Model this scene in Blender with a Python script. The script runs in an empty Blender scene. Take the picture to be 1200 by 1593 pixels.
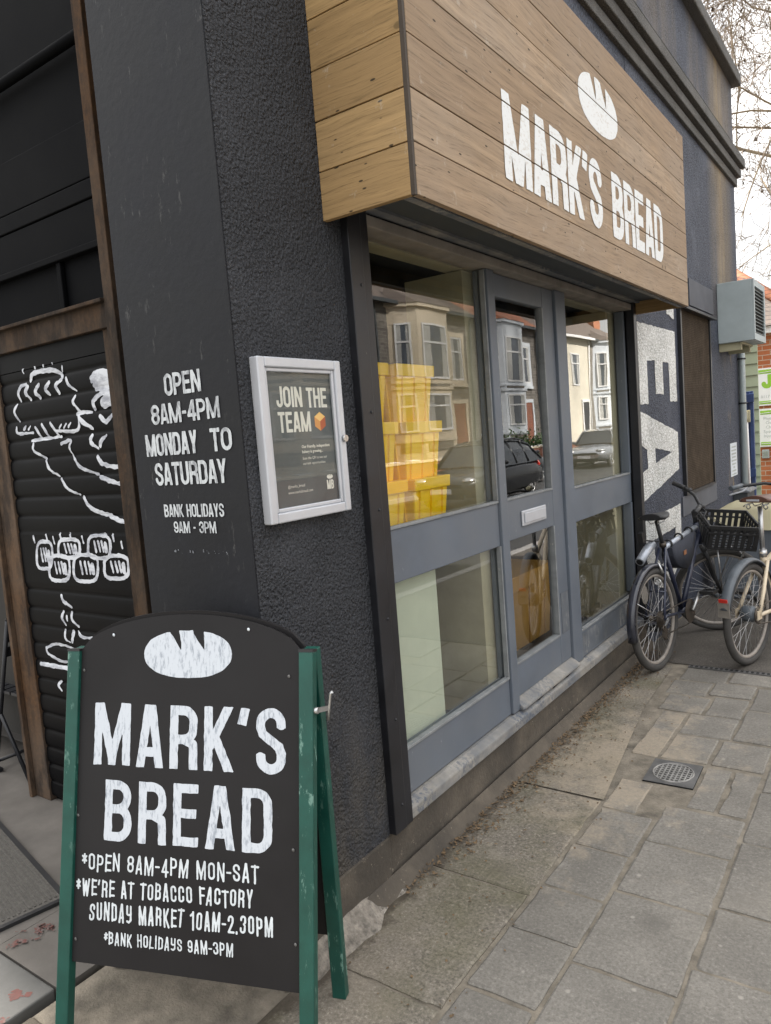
import bpy, bmesh, math, random
import numpy as np
from mathutils import Vector, Matrix
random.seed(7); rng = np.random.default_rng(7)
R_ = math.radians
sc = bpy.context.scene
COL = sc.collection

# ---------------------------------------------------------------- camera
F_PX, CX, CY = 1151.73427, 600.0, 796.5
CAM = np.array([1.55, 0.0, 1.62])
def _rot(y, p, r):
    f = np.array([-math.sin(y)*math.cos(p), math.cos(y)*math.cos(p), math.sin(p)])
    rt = np.array([math.cos(y), math.sin(y), 0.0]); up = np.cross(rt, f)
    c, s = math.cos(r), math.sin(r)
    return np.array([c*rt+s*up, -s*rt+c*up, f])
ROT = _rot(0.621983375, -0.0962987118, -0.0781041632)
cd = bpy.data.cameras.new('camera'); cam = bpy.data.objects.new('camera', cd); COL.objects.link(cam)
cd.sensor_fit = 'VERTICAL'; cd.sensor_height = 24.0; cd.lens = F_PX/1593.0*24.0
cd.clip_start = 0.05; cd.clip_end = 800
m = Matrix.Identity(4)
for i in range(3):
    m[i][0] = ROT[0][i]; m[i][1] = ROT[1][i]; m[i][2] = -ROT[2][i]; m[i][3] = CAM[i]
cam.matrix_world = m
sc.camera = cam
# where a sight line of the camera meets a real plane of the place
def _ray(u, v): return ROT.T @ np.array([(u-CX)/F_PX, -(v-CY)/F_PX, 1.0])
def onx(u, v, x=0.0):
    d = _ray(u, v); return CAM + (x-CAM[0])/d[0]*d
def ony(u, v, y):
    d = _ray(u, v); return CAM + (y-CAM[1])/d[1]*d
def onz(u, v, z=0.0):
    d = _ray(u, v); return CAM + (z-CAM[2])/d[2]*d

# ---------------------------------------------------------------- light
SUN_EL, SUN_AZ = R_(40), R_(-80)      # azimuth from +Y towards +X: the sun stands behind the shop
w = bpy.data.worlds.new('World'); sc.world = w; w.use_nodes = True
nt = w.node_tree; nt.nodes.clear()
out = nt.nodes.new('ShaderNodeOutputWorld'); bg = nt.nodes.new('ShaderNodeBackground')
sky = nt.nodes.new('ShaderNodeTexSky'); sky.sky_type = 'NISHITA'; sky.sun_disc = False
sky.sun_elevation = SUN_EL; sky.sun_rotation = SUN_AZ; sky.air_density = 1.0; sky.dust_density = 2.0
tc = nt.nodes.new('ShaderNodeTexCoord'); mp = nt.nodes.new('ShaderNodeMapping'); mp.inputs['Scale'].default_value = (1, 1, 2.2)
nz = nt.nodes.new('ShaderNodeTexNoise'); nz.inputs['Scale'].default_value = 2.4; nz.inputs['Detail'].default_value = 6; nz.inputs['Roughness'].default_value = .55
cr = nt.nodes.new('ShaderNodeValToRGB'); cr.color_ramp.elements[0].position = .30; cr.color_ramp.elements[1].position = .62
cr.color_ramp.elements[0].color = (.3, .3, .3, 1); cr.color_ramp.elements[1].color = (1, 1, 1, 1)
mx = nt.nodes.new('ShaderNodeMix'); mx.data_type = 'RGBA'; mx.inputs[7].default_value = (7.9, 7.75, 7.5, 1)
nt.links.new(tc.outputs['Generated'], mp.inputs['Vector']); nt.links.new(mp.outputs[0], nz.inputs['Vector'])
nt.links.new(nz.outputs['Fac'], cr.inputs['Fac']); nt.links.new(cr.outputs['Color'], mx.inputs[0])
nt.links.new(sky.outputs[0], mx.inputs[6])
# cloud cover: dimmer towards the horizon than overhead
sx = nt.nodes.new('ShaderNodeSeparateXYZ'); nt.links.new(tc.outputs['Generated'], sx.inputs[0])
ma = nt.nodes.new('ShaderNodeMath'); ma.operation = 'MULTIPLY_ADD'; ma.inputs[1].default_value = .95; ma.inputs[2].default_value = .44; ma.use_clamp = False
nt.links.new(sx.outputs[2], ma.inputs[0])
vm = nt.nodes.new('ShaderNodeVectorMath'); vm.operation = 'SCALE'; nt.links.new(mx.outputs[2], vm.inputs[0]); nt.links.new(ma.outputs[0], vm.inputs['Scale'])
nt.links.new(vm.outputs[0], bg.inputs['Color'])
bg.inputs['Strength'].default_value = 0.11
nt.links.new(bg.outputs[0], out.inputs['Surface'])
sd = bpy.data.lights.new('sun', 'SUN'); sd.energy = 4.8; sd.angle = R_(3); sd.color = (1, .95, .87)
sun = bpy.data.objects.new('sun', sd); COL.objects.link(sun)
_d = Vector((math.sin(SUN_AZ)*math.cos(SUN_EL), math.cos(SUN_AZ)*math.cos(SUN_EL), math.sin(SUN_EL)))
sun.rotation_euler = _d.to_track_quat('Z', 'Y').to_euler(); sun.location = (-20, 5, 30)
vs = sc.view_settings; vs.view_transform = 'Standard'; vs.look = 'None'; vs.gamma = 1.0; vs.exposure = 1.65
sc.cycles.max_bounces = 8; sc.cycles.transparent_max_bounces = 12; sc.cycles.glossy_bounces = 4
sc.cycles.use_denoising = True
sc.cycles.caustics_reflective = False; sc.cycles.caustics_refractive = False

# ---------------------------------------------------------------- objects
OFF = {}
def thing(name, label, cat, loc=(0, 0, 0), rotz=0, group=None, kind=None):
    o = bpy.data.objects.new(name, None); COL.objects.link(o); o.empty_display_size = .1
    o.location = loc; o.rotation_euler = (0, 0, rotz)
    tag(o, label, cat, group, kind); OFF[o] = np.array(loc, float); return o
def tag(o, label=None, cat=None, group=None, kind=None):
    if label: o['label'] = label
    if cat: o['category'] = cat
    if group: o['group'] = group
    if kind: o['kind'] = kind
    return o

class MB:
    """collects verts and faces of one mesh"""
    def __init__(s): s.v = []; s.f = []; s.sm = []
    def add(s, vs_, fs, smooth=False):
        b = len(s.v); s.v += [tuple(map(float, p)) for p in vs_]
        for f in fs: s.f.append([b+i for i in f]); s.sm.append(smooth)
        return s
    def box(s, x0, x1, y0, y1, z0, z1):
        x0, x1 = sorted((x0, x1)); y0, y1 = sorted((y0, y1)); z0, z1 = sorted((z0, z1))
        return s.add([(x0,y0,z0),(x1,y0,z0),(x1,y1,z0),(x0,y1,z0),(x0,y0,z1),(x1,y0,z1),(x1,y1,z1),(x0,y1,z1)],
              [(0,3,2,1),(4,5,6,7),(0,1,5,4),(1,2,6,5),(2,3,7,6),(3,0,4,7)])
    def obox(s, c, ex, ey, ez):
        """box with centre c and half-edge vectors"""
        c, ex, ey, ez = [np.array(a, float) for a in (c, ex, ey, ez)]
        if np.dot(np.cross(ex, ey), ez) < 0: ex = -ex
        P = [c+sx*ex+sy*ey+sz*ez for sz in (-1, 1) for sx, sy in ((-1,-1),(1,-1),(1,1),(-1,1))]
        return s.add(P, [(0,3,2,1),(4,5,6,7),(0,1,5,4),(1,2,6,5),(2,3,7,6),(3,0,4,7)])
    def bar(s, a, b, wd, th, up=(0, 0, 1)):
        a, b = np.array(a, float), np.array(b, float); d = b-a; L = np.linalg.norm(d); d /= L
        u = np.array(up, float); x = np.cross(d, u); x /= np.linalg.norm(x); z = np.cross(x, d)
        return s.obox((a+b)/2, x*wd/2, d*L/2, z*th/2)
    def prism(s, poly, axis, a, b):
        """poly of 2D points extruded along an axis: 'x' -> (y,z), 'y' -> (x,z), 'z' -> (x,y)"""
        def P(p, t): return {'x': (t, p[0], p[1]), 'y': (p[0], t, p[1]), 'z': (p[0], p[1], t)}[axis]
        n = len(poly); area = sum(poly[i][0]*poly[(i+1) % n][1]-poly[(i+1) % n][0]*poly[i][1] for i in range(n))
        if axis == 'y': area = -area
        if area < 0: poly = poly[::-1]
        a, b = min(a, b), max(a, b)
        V = [P(p, a) for p in poly]+[P(p, b) for p in poly]
        return s.add(V, [list(range(n))[::-1], list(range(n, 2*n))]+[(i, (i+1) % n, n+(i+1) % n, n+i) for i in range(n)])
    def tube(s, pts, r, seg=8, closed=False, cap=True, smooth=True, flat=None):
        P = np.array(pts, float); n = len(P)
        rr = [r]*n if np.isscalar(r) else list(r)
        T = np.zeros_like(P)
        for i in range(n):
            a = P[(i-1) % n] if (closed or i > 0) else P[i]; b = P[(i+1) % n] if (closed or i < n-1) else P[i]
            t = b-a; L = np.linalg.norm(t); T[i] = t/L if L > 1e-9 else (0, 0, 1)
        nrm = np.cross(T[0], (0, 0, 1.0))
        if np.linalg.norm(nrm) < .05: nrm = np.cross(T[0], (0, 1.0, 0))
        nrm /= np.linalg.norm(nrm); V = []
        for i in range(n):
            nrm = nrm-np.dot(nrm, T[i])*T[i]; nrm /= max(np.linalg.norm(nrm), 1e-9); bn = np.cross(T[i], nrm)
            for k in range(seg):
                a = 2*math.pi*k/seg; V.append(P[i]+rr[i]*(math.cos(a)*nrm+math.sin(a)*bn*(flat or 1)))
        Fc = []
        for i in range(n if closed else n-1):
            j = (i+1) % n
            for k in range(seg):
                l = (k+1) % seg; Fc.append((i*seg+k, i*seg+l, j*seg+l, j*seg+k))
        s.add(V, Fc, smooth)
        if cap and not closed:
            b = len(s.v)-n*seg
            s.f.append([b+k for k in range(seg)][::-1]); s.sm.append(False)
            s.f.append([b+(n-1)*seg+k for k in range(seg)]); s.sm.append(False)
        return s
    def cyl(s, a, b, r, seg=12, r2=None): return s.tube([a, b], [r, r if r2 is None else r2], seg)
    def ring(s, c, R, r, axis='y', seg=40, ms=8, a0=0, a1=2*math.pi, flat=None):
        c = np.array(c, float); full = abs(a1-a0-2*math.pi) < 1e-6
        ex, ez = {'y': ((1,0,0),(0,0,1)), 'x': ((0,1,0),(0,0,1)), 'z': ((1,0,0),(0,1,0))}[axis]
        ex, ez = np.array(ex, float), np.array(ez, float)
        A = np.linspace(a0, a1, seg, endpoint=not full)
        return s.tube([c+R*(math.cos(a)*ex+math.sin(a)*ez) for a in A], r, ms, closed=full, flat=flat)
    def ell(s, c, rx, ry, rz, nu=14, nv=8, z0=-1.0):
        c = np.array(c, float); V = []; Fc = []
        for j in range(nv+1):
            t = -math.pi/2+math.pi*j/nv
            for i in range(nu):
                a = 2*math.pi*i/nu
                V.append(c+np.array([rx*math.cos(t)*math.cos(a), ry*math.cos(t)*math.sin(a), max(rz*math.sin(t), z0*rz)]))
        for j in range(nv):
            for i in range(nu):
                k = (i+1) % nu; Fc.append((j*nu+i, j*nu+k, (j+1)*nu+k, (j+1)*nu+i))
        return s.add(V, Fc, True)
    def loft(s, secs, smooth=True, cap=True):
        n = len(secs[0]); V = [p for q in secs for p in q]; Fc = []
        for j in range(len(secs)-1):
            for i in range(n):
                k = (i+1) % n; Fc.append((j*n+i, j*n+k, (j+1)*n+k, (j+1)*n+i))
        s.add(V, Fc, smooth)
        if cap:
            b = len(s.v)-len(V); s.f.append([b+i for i in range(n)][::-1]); s.sm.append(False)
            s.f.append([b+len(V)-n+i for i in range(n)]); s.sm.append(False)
        return s
    def xform(s, M):
        s.v = [tuple(M @ Vector(p)) for p in s.v]; return s

def part(name, mb, m, parent=None, bevel=0, world=True, label=None, seg=2, fixn=False):
    """links a mesh; world=True: its verts are in world space and the parent's place is taken off"""
    off = OFF.get(parent, np.zeros(3)) if (world and parent is not None) else np.zeros(3)
    me = bpy.data.meshes.new(name)
    V = np.array(mb.v, float)-off if len(mb.v) else np.zeros((0, 3))
    me.from_pydata(V.tolist(), [], mb.f); me.update()
    me.polygons.foreach_set('use_smooth', mb.sm)
    if fixn:
        bm = bmesh.new(); bm.from_mesh(me); bmesh.ops.recalc_face_normals(bm, faces=bm.faces); bm.to_mesh(me); bm.free()
    for q in (m if isinstance(m, (list, tuple)) else [m]): me.materials.append(q)
    o = bpy.data.objects.new(name, me); COL.objects.link(o)
    if parent is not None: o.parent = parent
    OFF[o] = OFF.get(parent, np.zeros(3)) if parent is not None else np.zeros(3)
    if bevel:
        b = o.modifiers.new('edge', 'BEVEL'); b.width = bevel; b.segments = seg; b.limit_method = 'ANGLE'; b.angle_limit = R_(40)
    if label: o['label'] = label
    return o

# ---------------------------------------------------------------- materials
class NT:
    def __init__(s, name):
        s.m = bpy.data.materials.new(name); s.m.use_nodes = True; s.t = s.m.node_tree; s.t.nodes.clear()
        s.out = s.n('ShaderNodeOutputMaterial'); s._tc = None
    def n(s, typ, **kw):
        q = s.t.nodes.new(typ)
        for k, v in kw.items(): setattr(q, k, v)
        return q
    def put(s, sock, v):
        if isinstance(v, bpy.types.NodeSocket): s.t.links.new(v, sock)
        elif v is not None:
            if hasattr(sock.default_value, '__len__') and isinstance(v, (tuple, list)) and len(v) == 3 and len(sock.default_value) == 4: v = tuple(v)+(1,)
            sock.default_value = v
    def co(s, kind='Object'):
        if s._tc is None: s._tc = s.n('ShaderNodeTexCoord')
        return s._tc.outputs[kind]
    def map(s, scale=(1, 1, 1), loc=(0, 0, 0), rot=(0, 0, 0), v=None):
        q = s.n('ShaderNodeMapping'); s.put(q.inputs['Vector'], v or s.co()); q.inputs['Scale'].default_value = scale
        q.inputs['Location'].default_value = loc; q.inputs['Rotation'].default_value = rot; return q.outputs[0]
    def noise(s, scale=5, detail=4, rough=.55, v=None, dist=0):
        q = s.n('ShaderNodeTexNoise'); s.put(q.inputs['Vector'], v or s.co()); q.inputs['Scale'].default_value = scale
        q.inputs['Detail'].default_value = detail; q.inputs['Roughness'].default_value = rough; q.inputs['Distortion'].default_value = dist
        return q.outputs['Fac']
    def voro(s, scale=5, v=None, feature='F1', rand=1):
        q = s.n('ShaderNodeTexVoronoi', feature=feature); s.put(q.inputs['Vector'], v or s.co()); q.inputs['Scale'].default_value = scale
        q.inputs['Randomness'].default_value = rand; return q.outputs['Distance']
    def math(s, op, a, b=0.0, c=0.0, clamp=False):
        q = s.n('ShaderNodeMath', operation=op, use_clamp=clamp)
        for i, x in enumerate((a, b, c)): s.put(q.inputs[i], x)
        return q.outputs[0]
    def ramp(s, f, *st):
        q = s.n('ShaderNodeValToRGB'); s.put(q.inputs[0], f); e = q.color_ramp.elements
        while len(e) < len(st): e.new(.5)
        for el, (p, c) in zip(e, st):
            el.position = p; el.color = (c, c, c, 1) if np.isscalar(c) else tuple(c)+(1,)
        return q.outputs[0]
    def mix(s, f, a, b, blend='MIX'):
        q = s.n('ShaderNodeMix', data_type='RGBA', blend_type=blend); s.put(q.inputs[0], f); s.put(q.inputs[6], a); s.put(q.inputs[7], b); return q.outputs[2]
    def sep(s, v=None):
        q = s.n('ShaderNodeSeparateXYZ'); s.put(q.inputs[0], v or s.co()); return q.outputs
    def bump(s, h, strength=.3, dist=.01, normal=None):
        q = s.n('ShaderNodeBump'); s.put(q.inputs['Height'], h); q.inputs['Strength'].default_value = strength; q.inputs['Distance'].default_value = dist
        if normal: s.put(q.inputs['Normal'], normal)
        return q.outputs[0]
    def bsdf(s, base, rough=.6, metal=0, normal=None, spec=.5, coat=0, **kw):
        q = s.n('ShaderNodeBsdfPrincipled'); s.put(q.inputs['Base Color'], base); s.put(q.inputs['Roughness'], rough); s.put(q.inputs['Metallic'], metal)
        q.inputs['Specular IOR Level'].default_value = spec
        if coat: q.inputs['Coat Weight'].default_value = coat; q.inputs['Coat Roughness'].default_value = .05
        if normal: s.put(q.inputs['Normal'], normal)
        s.t.links.new(q.outputs[0], s.out.inputs['Surface']); s.b = q; return s.m

def mul(c, k): return tuple(min(1, x*k) for x in c)
def simple(name, c, rough=.6, metal=0, var=.25, scale=6, bump=.15, bscale=80, bdist=.002, spec=.5, chips=None, chipc=(.5, .5, .48), streak=False, coat=0, tone=None):
    t = NT(name)
    n1 = t.noise(scale, 6, .65); col = t.mix(t.ramp(n1, (.3, 0), (.7, 1)), mul(c, 1-var), mul(c, 1+var))
    if tone:
        col = t.mix(t.ramp(t.noise(scale*.4, 4, .6, v=t.map(loc=(3, 7, 1))), (.42, 0), (.62, 1)), col, tone)
    n2 = t.noise(bscale, 5, .6)
    if chips:
        v = t.map((1, 1, .25)) if streak else t.co()
        msk = t.ramp(t.noise(45, 8, .75, v=v), (chips, 0), (chips+.03, 1))
        msk2 = t.math('MULTIPLY', msk, t.ramp(t.noise(3.5, 3, .5, v=t.map(loc=(9, 2, 4))), (.45, 0), (.6, 1)))
        col = t.mix(msk2, col, chipc)
    rr = t.math('ADD', t.math('MULTIPLY', n1, .25), rough-.12)
    return t.bsdf(col, rr, metal, t.bump(n2, bump, bdist) if bump else None, spec, coat)

M = {}
# --- special materials
def render_mat(name, c, brown=False, fs=1.0):
    """roughcast: pea-sized lumps under masonry paint"""
    t = NT(name)
    n1 = t.noise(2.2, 5, .6)
    col = t.mix(t.ramp(n1, (.3, 0), (.75, 1)), mul(c, .75), mul(c, 1.25))
    fine = t.noise(130*fs, 4, .7); wv = t.n('ShaderNodeVectorMath', operation='ADD'); t.put(wv.inputs[0], t.co()); nw = t.n('ShaderNodeTexNoise'); nw.inputs['Scale'].default_value = 30; t.put(nw.inputs['Vector'], t.co()); sw = t.n('ShaderNodeVectorMath', operation='SCALE'); t.put(sw.inputs[0], nw.outputs['Color']); sw.inputs['Scale'].default_value = .02; t.put(wv.inputs[1], sw.outputs[0]); lump = t.math('ADD', t.voro(112, v=wv.outputs[0], feature='SMOOTH_F1'), t.math('MULTIPLY', t.math('MULTIPLY', t.voro(60, v=wv.outputs[0], feature='SMOOTH_F1'), .9), t.ramp(t.noise(7, 4), (.35, 0), (.65, 1))))
    col = t.mix(t.ramp(fine, (.45, 0), (.64, .9)), col, mul(c, 2.1)); col = t.mix(t.ramp(fine, (.30, .7), (.45, 0)), col, mul(c, .45))
    if brown:   # water has washed the paint off in runs at the far end of the wall
        x, y, z = t.sep()
        run = t.noise(1.6, 6, .7, v=t.map((1, 1.3, .18)))
        band = t.math('SUBTRACT', 1.0, t.math('MULTIPLY', t.math('ABSOLUTE', t.math('SUBTRACT', y, 6.85)), 1.6), clamp=True)
        hi = t.ramp(z, (.0, 0), (1, 1)); low = t.math('GREATER_THAN', z, 2.55)
        up = t.math('MULTIPLY', t.ramp(t.noise(1.1, 5, .65, v=t.map((1, .9, .2), (4, 0, 0))), (.42, 0), (.62, .5)), t.math('GREATER_THAN', z, 4.3))
        b = t.math('MULTIPLY', t.math('MULTIPLY', band, t.ramp(run, (.28, 0), (.5, 1))), low)
        small = t.math('MULTIPLY', t.ramp(t.noise(5, 6, .7, v=t.map((1, 1, .35))), (.56, 0), (.64, 1)),
                       t.math('MULTIPLY', t.math('LESS_THAN', z, 2.5), t.math('SUBTRACT', 1, t.math('MULTIPLY', t.math('ABSOLUTE', t.math('SUBTRACT', y, 7.05)), 3.0), clamp=True)))
        b = t.math('ADD', b, t.math('ADD', up, t.math('MULTIPLY', small, .8)), clamp=True)
        col = t.mix(b, col, t.mix(fine, (.15, .112, .068), (.33, .255, .155)))
    h = t.math('ADD', t.math('MULTIPLY', lump, -1.1), t.math('MULTIPLY', fine, .7))
    h = t.math('MULTIPLY', h, t.ramp(t.noise(2.6, 5, .6, v=t.map(loc=(6, 2, 9))), (.36, .25), (.52, 1)))     # smoother where it has been patched or thickly painted
    if not brown and fs == 1.0:   # splashed dirt low down, chalky scuffs here and there
        x, y, z = t.sep()
        dk = t.math('MULTIPLY', t.ramp(t.noise(6, 7, .75, v=t.map((1, 1, .6))), (.42, 0), (.68, 1)), t.ramp(z, (.15, .8), (.95, .0)))
        col = t.mix(dk, col, (.105, .092, .075))
        sc_ = t.math('MULTIPLY', t.ramp(t.noise(34, 8, .8), (.68, 0), (.72, .8)), t.ramp(t.noise(3.1, 3, .5, v=t.map(loc=(2, 2, 8))), (.5, 0), (.62, 1)))
        col = t.mix(sc_, col, (.19, .185, .18))
    return t.bsdf(col, .62, 0, t.bump(h, 1.0, .0115), .22)

def wood_mat(name, c, c2, axis, pitch, planks=True):
    """weathered softwood boards running along axis; the object's own z=0 is the lower edge of the lowest board"""
    t = NT(name); x, y, z = t.sep()
    idx = t.math('FLOOR', t.math('DIVIDE', z, pitch))
    wn = t.n('ShaderNodeTexWhiteNoise', noise_dimensions='1D'); t.put(wn.inputs['W'], idx)
    cb = t.n('ShaderNodeCombineXYZ'); t.put(cb.inputs[0], t.math('MULTIPLY', wn.outputs['Value'], 37.0)); t.put(cb.inputs[1], t.math('MULTIPLY', idx, 11.3))
    ad = t.n('ShaderNodeVectorMath', operation='ADD'); t.put(ad.inputs[0], t.co()); t.put(ad.inputs[1], cb.outputs[0]); v0 = ad.outputs[0]
    sc_ = (1.6, 40, 40) if axis == 'x' else (40, 1.6, 40)
    warp = t.noise(2.0, 3, .5, v=v0)
    gv = t.map(sc_, v=v0); gm = t.n('ShaderNodeVectorMath', operation='ADD'); t.put(gm.inputs[0], gv)
    cw = t.n('ShaderNodeCombineXYZ'); t.put(cw.inputs[2], t.math('MULTIPLY', warp, 2.2)); t.put(gm.inputs[1], cw.outputs[0])
    grain = t.noise(1.0, 7, .62, v=gm.outputs[0]); fine = t.noise(3.5, 5, .7, v=gm.outputs[0])
    big = t.noise(1.4, 4, .6, v=v0)
    col = t.mix(t.ramp(grain, (.32, 0), (.68, 1)), mul(c, .62), mul(c, 1.18))
    col = t.mix(t.ramp(big, (.35, 0), (.7, .65)), col, c2)
    col = t.mix(t.math('MULTIPLY', wn.outputs['Value'], .6), col, (c[0]*.60, c[1]*.57, c[2]*.54))
    col = t.mix(t.ramp(fine, (.52, 0), (.70, .9)), col, mul(c, .36))
    ks = (4.2, 6.5, 6.5) if axis == 'x' else (6.5, 4.2, 6.5)
    kd = t.voro(1.0, v=t.map(ks, v=v0)); col = t.mix(t.ramp(kd, (.0, .8), (.055, .75), (.075, .2), (.16, 0)), col, mul(c, .28))
    pd = t.voro(1.0, v=t.map((9, 9, 26) if axis == 'x' else (9, 9, 26), v=v0)); col = t.mix(t.ramp(pd, (.0, .95), (.075, .9), (.1, 0)), col, (.03, .022, .015))
    wm = t.ramp(t.noise(14, 7, .75, v=v0), (.60, 0), (.70, .45)); col = t.mix(wm, col, (.55, .50, .43))
    h = t.math('ADD', grain, t.math('MULTIPLY', fine, .5))
    return t.bsdf(col, .72, 0, t.bump(h, .35, .004), .25)

def glass_mat(name, f0=.135, tint=(.97, .98, .97), wave=.0002, dirt=True, pw=3.6):
    """sheet glass: mirror share grows with the slant of the view"""
    t = NT(name)
    lw = t.n('ShaderNodeLayerWeight'); lw.inputs['Blend'].default_value = .5
    fr = t.math('ADD', f0, t.math('MULTIPLY', t.math('POWER', lw.outputs['Facing'], pw), 1-f0), clamp=True)
    tr = t.n('ShaderNodeBsdfTransparent'); tr.inputs[0].default_value = tint+(1,)
    gl = t.n('ShaderNodeBsdfGlossy'); gl.inputs['Roughness'].default_value = 0.0; gl.inputs['Color'].default_value = (1, 1, 1, 1)
    nm = t.bump(t.noise(2.2, 2, .4), 1.0, wave*3); t.put(gl.inputs['Normal'], nm)
    ms = t.n('ShaderNodeMixShader'); t.put(ms.inputs[0], fr); t.put(ms.inputs[1], tr.outputs[0]); t.put(ms.inputs[2], gl.outputs[0])
    o = ms.outputs[0]
    if dirt:
        df = t.n('ShaderNodeBsdfDiffuse'); df.inputs[0].default_value = (.5, .52, .48, 1)
        sp = t.math('MULTIPLY', t.ramp(t.noise(60, 6, .8), (.70, 0), (.73, .6)), t.ramp(t.noise(4, 3), (.45, 0), (.6, 1)))
        sp = t.math('ADD', sp, t.ramp(t.noise(9, 6, .7, v=t.map((1, 1, .15))), (.5, 0), (.8, .03)))
        m2 = t.n('ShaderNodeMixShader'); t.put(m2.inputs[0], sp); t.put(m2.inputs[1], o); t.put(m2.inputs[2], df.outputs[0]); o = m2.outputs[0]
    t.t.links.new(o, t.out.inputs['Surface']); return t.m

def brick_mat(name, c1, c2, mortar, scale=1.0, axis='y', bump=.4):
    t = NT(name); x, y, z = t.sep()
    cb = t.n('ShaderNodeCombineXYZ'); t.put(cb.inputs[0], t.math('ADD', x, y)); t.put(cb.inputs[1], z)
    b = t.n('ShaderNodeTexBrick'); t.put(b.inputs['Vector'], cb.outputs[0]); b.inputs['Scale'].default_value = scale
    b.inputs['Color1'].default_value = c1+(1,); b.inputs['Color2'].default_value = c2+(1,); b.inputs['Mortar'].default_value = mortar+(1,)
    b.inputs['Brick Width'].default_value = .225; b.inputs['Row Height'].default_value = .075; b.inputs['Mortar Size'].default_value = .006; b.inputs['Bias'].default_value = -.1
    col = t.mix(t.ramp(t.noise(3, 6, .7), (.3, 0), (.75, .5)), b.outputs['Color'], mul(c1, .55))
    return t.bsdf(col, .8, 0, t.bump(b.outputs['Fac'], -bump, .01), .3)

def paving_mat(name, c, moss=False, tone=(.4, .37, .33), k=1.0, sand=False):
    t = NT(name)
    geo = t.n('ShaderNodeNewGeometry')
    n1 = t.noise(3.0, 7, .65); n2 = t.noise(85, 5, .8); n3 = t.noise(.9, 5, .6)
    col = t.mix(t.ramp(n1, (.3, 0), (.72, 1)), mul(c, .72), mul(c, 1.2))
    col = t.mix(t.math('MULTIPLY', geo.outputs['Random Per Island'], .35), col, mul(c, .62))
    col = t.mix(t.ramp(n2, (.48, 0), (.62, .8*k)), col, mul(c, .40)); col = t.mix(t.ramp(n2, (.34, .75*k), (.44, 0)), col, mul(c, 1.75))
    n4 = t.noise(22, 6, .75); col = t.mix(t.ramp(n4, (.52, 0), (.66, .5)), col, mul(c, .62)); col = t.mix(t.ramp(t.noise(6, 7, .8, v=t.map(loc=(4, 4, 0))), (.56, 0), (.70, .5)), col, mul(c, 1.5))
    col = t.mix(t.ramp(n3, (.5, 0), (.75, .55)), col, tone)
    sp = t.voro(9, rand=1); col = t.mix(t.ramp(sp, (.0, .7), (.05, .55), (.085, 0)), col, mul(c, 1.7))
    st = t.voro(2.3, v=t.map(loc=(2, 5, 0))); col = t.mix(t.ramp(st, (.0, .55), (.09, .3), (.16, 0)), col, mul(c, .5))
    if moss:
        col = t.mix(t.math('MULTIPLY', t.ramp(t.noise(2.2, 6, .7, v=t.map(loc=(5, 1, 2))), (.45, 0), (.7, .55)), 1.0), col, (.10, .095, .045))
    if sand:   # pale grit trodden out round the drain and along the shopfront
        x, y, z = t.sep(); sq = lambda v, c0, w_: t.math('POWER', t.math('DIVIDE', t.math('SUBTRACT', v, c0), w_), 2.0)
        d = t.math('SQRT', t.math('ADD', sq(x, .42, .46), sq(y, 3.45, .95)))
        nn = t.noise(5, 7, .72, v=t.map(loc=(7, 3, 1)))
        mk = t.math('ADD', t.math('SUBTRACT', 1.0, d), t.math('MULTIPLY', t.math('SUBTRACT', nn, .5), 3.6))
        mk = t.math('MULTIPLY', t.ramp(mk, (.1, 0), (.75, .8)), t.ramp(t.noise(60, 5, .8), (.3, .45), (.6, 1)))
        col = t.mix(mk, col, (.36, .30, .225))
        if moss:   # dark wet dirt along the foot of the wall
            wd = t.math('ADD', t.math('SUBTRACT', .11, x), t.math('MULTIPLY', t.math('SUBTRACT', t.noise(9, 7, .75), .5), .34)); col = t.mix(t.ramp(wd, (.0, 0), (.06, .8)), col, (.062, .050, .038))
    h = t.math('ADD', t.math('MULTIPLY', n2, .6), n1)
    return t.bsdf(col, .85, 0, t.bump(h, .45, .006), .25)

def metal_grille():
    t = NT('woven_wire'); x, y, z = t.sep()
    col = t.mix(t.ramp(t.noise(6, 6, .7), (.3, 0), (.7, 1)), (.075, .055, .038), (.16, .12, .085)); return t.bsdf(col, .7, .3, None, .4)

def streak_paint(name, c, gap, a=25, bdir=(1, 1, .12), k=.5):
    """hand-brushed white paint that thins to what is under it"""
    t = NT(name)
    n = t.noise(a, 6, .7, v=t.map(bdir)); n2 = t.noise(7, 4, .6)
    col = t.mix(t.ramp(t.math('ADD', n, t.math('MULTIPLY', t.math('SUBTRACT', n2, .5), .25)), (.36, 0), (.36+k*.4, 1)), gap, c)
    return t.bsdf(col, .6, 0, t.bump(n, .12, .001), .35)

def rust_mat(name, grey=.4, k=1.0):
    t = NT(name)
    n = t.noise(4, 8, .7, v=t.map((1, 1, .22))); n2 = t.noise(50, 6, .75)
    col = t.mix(t.ramp(n, (.3, 0), (.7, 1)), (.035, .022, .016), (.13, .068, .030))
    col = t.mix(t.ramp(n2, (.45, 0), (.7, .6)), col, (.17, .085, .035))
    col = t.mix(t.ramp(t.noise(1.3, 4, .6, v=t.map(loc=(1, 8, 3))), (.42, 0), (.65, grey)), col, (.10, .095, .085))
    col = t.mix(t.ramp(t.noise(9, 7, .75, v=t.map((1, 1, .3))), (.45, 0), (.6, .75)), col, (.022, .018, .016)); col = t.mix(1.0, col, (k, k, k), 'MULTIPLY')
    return t.bsdf(col, .8, 0, t.bump(n2, .25, .003), .15)

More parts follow.
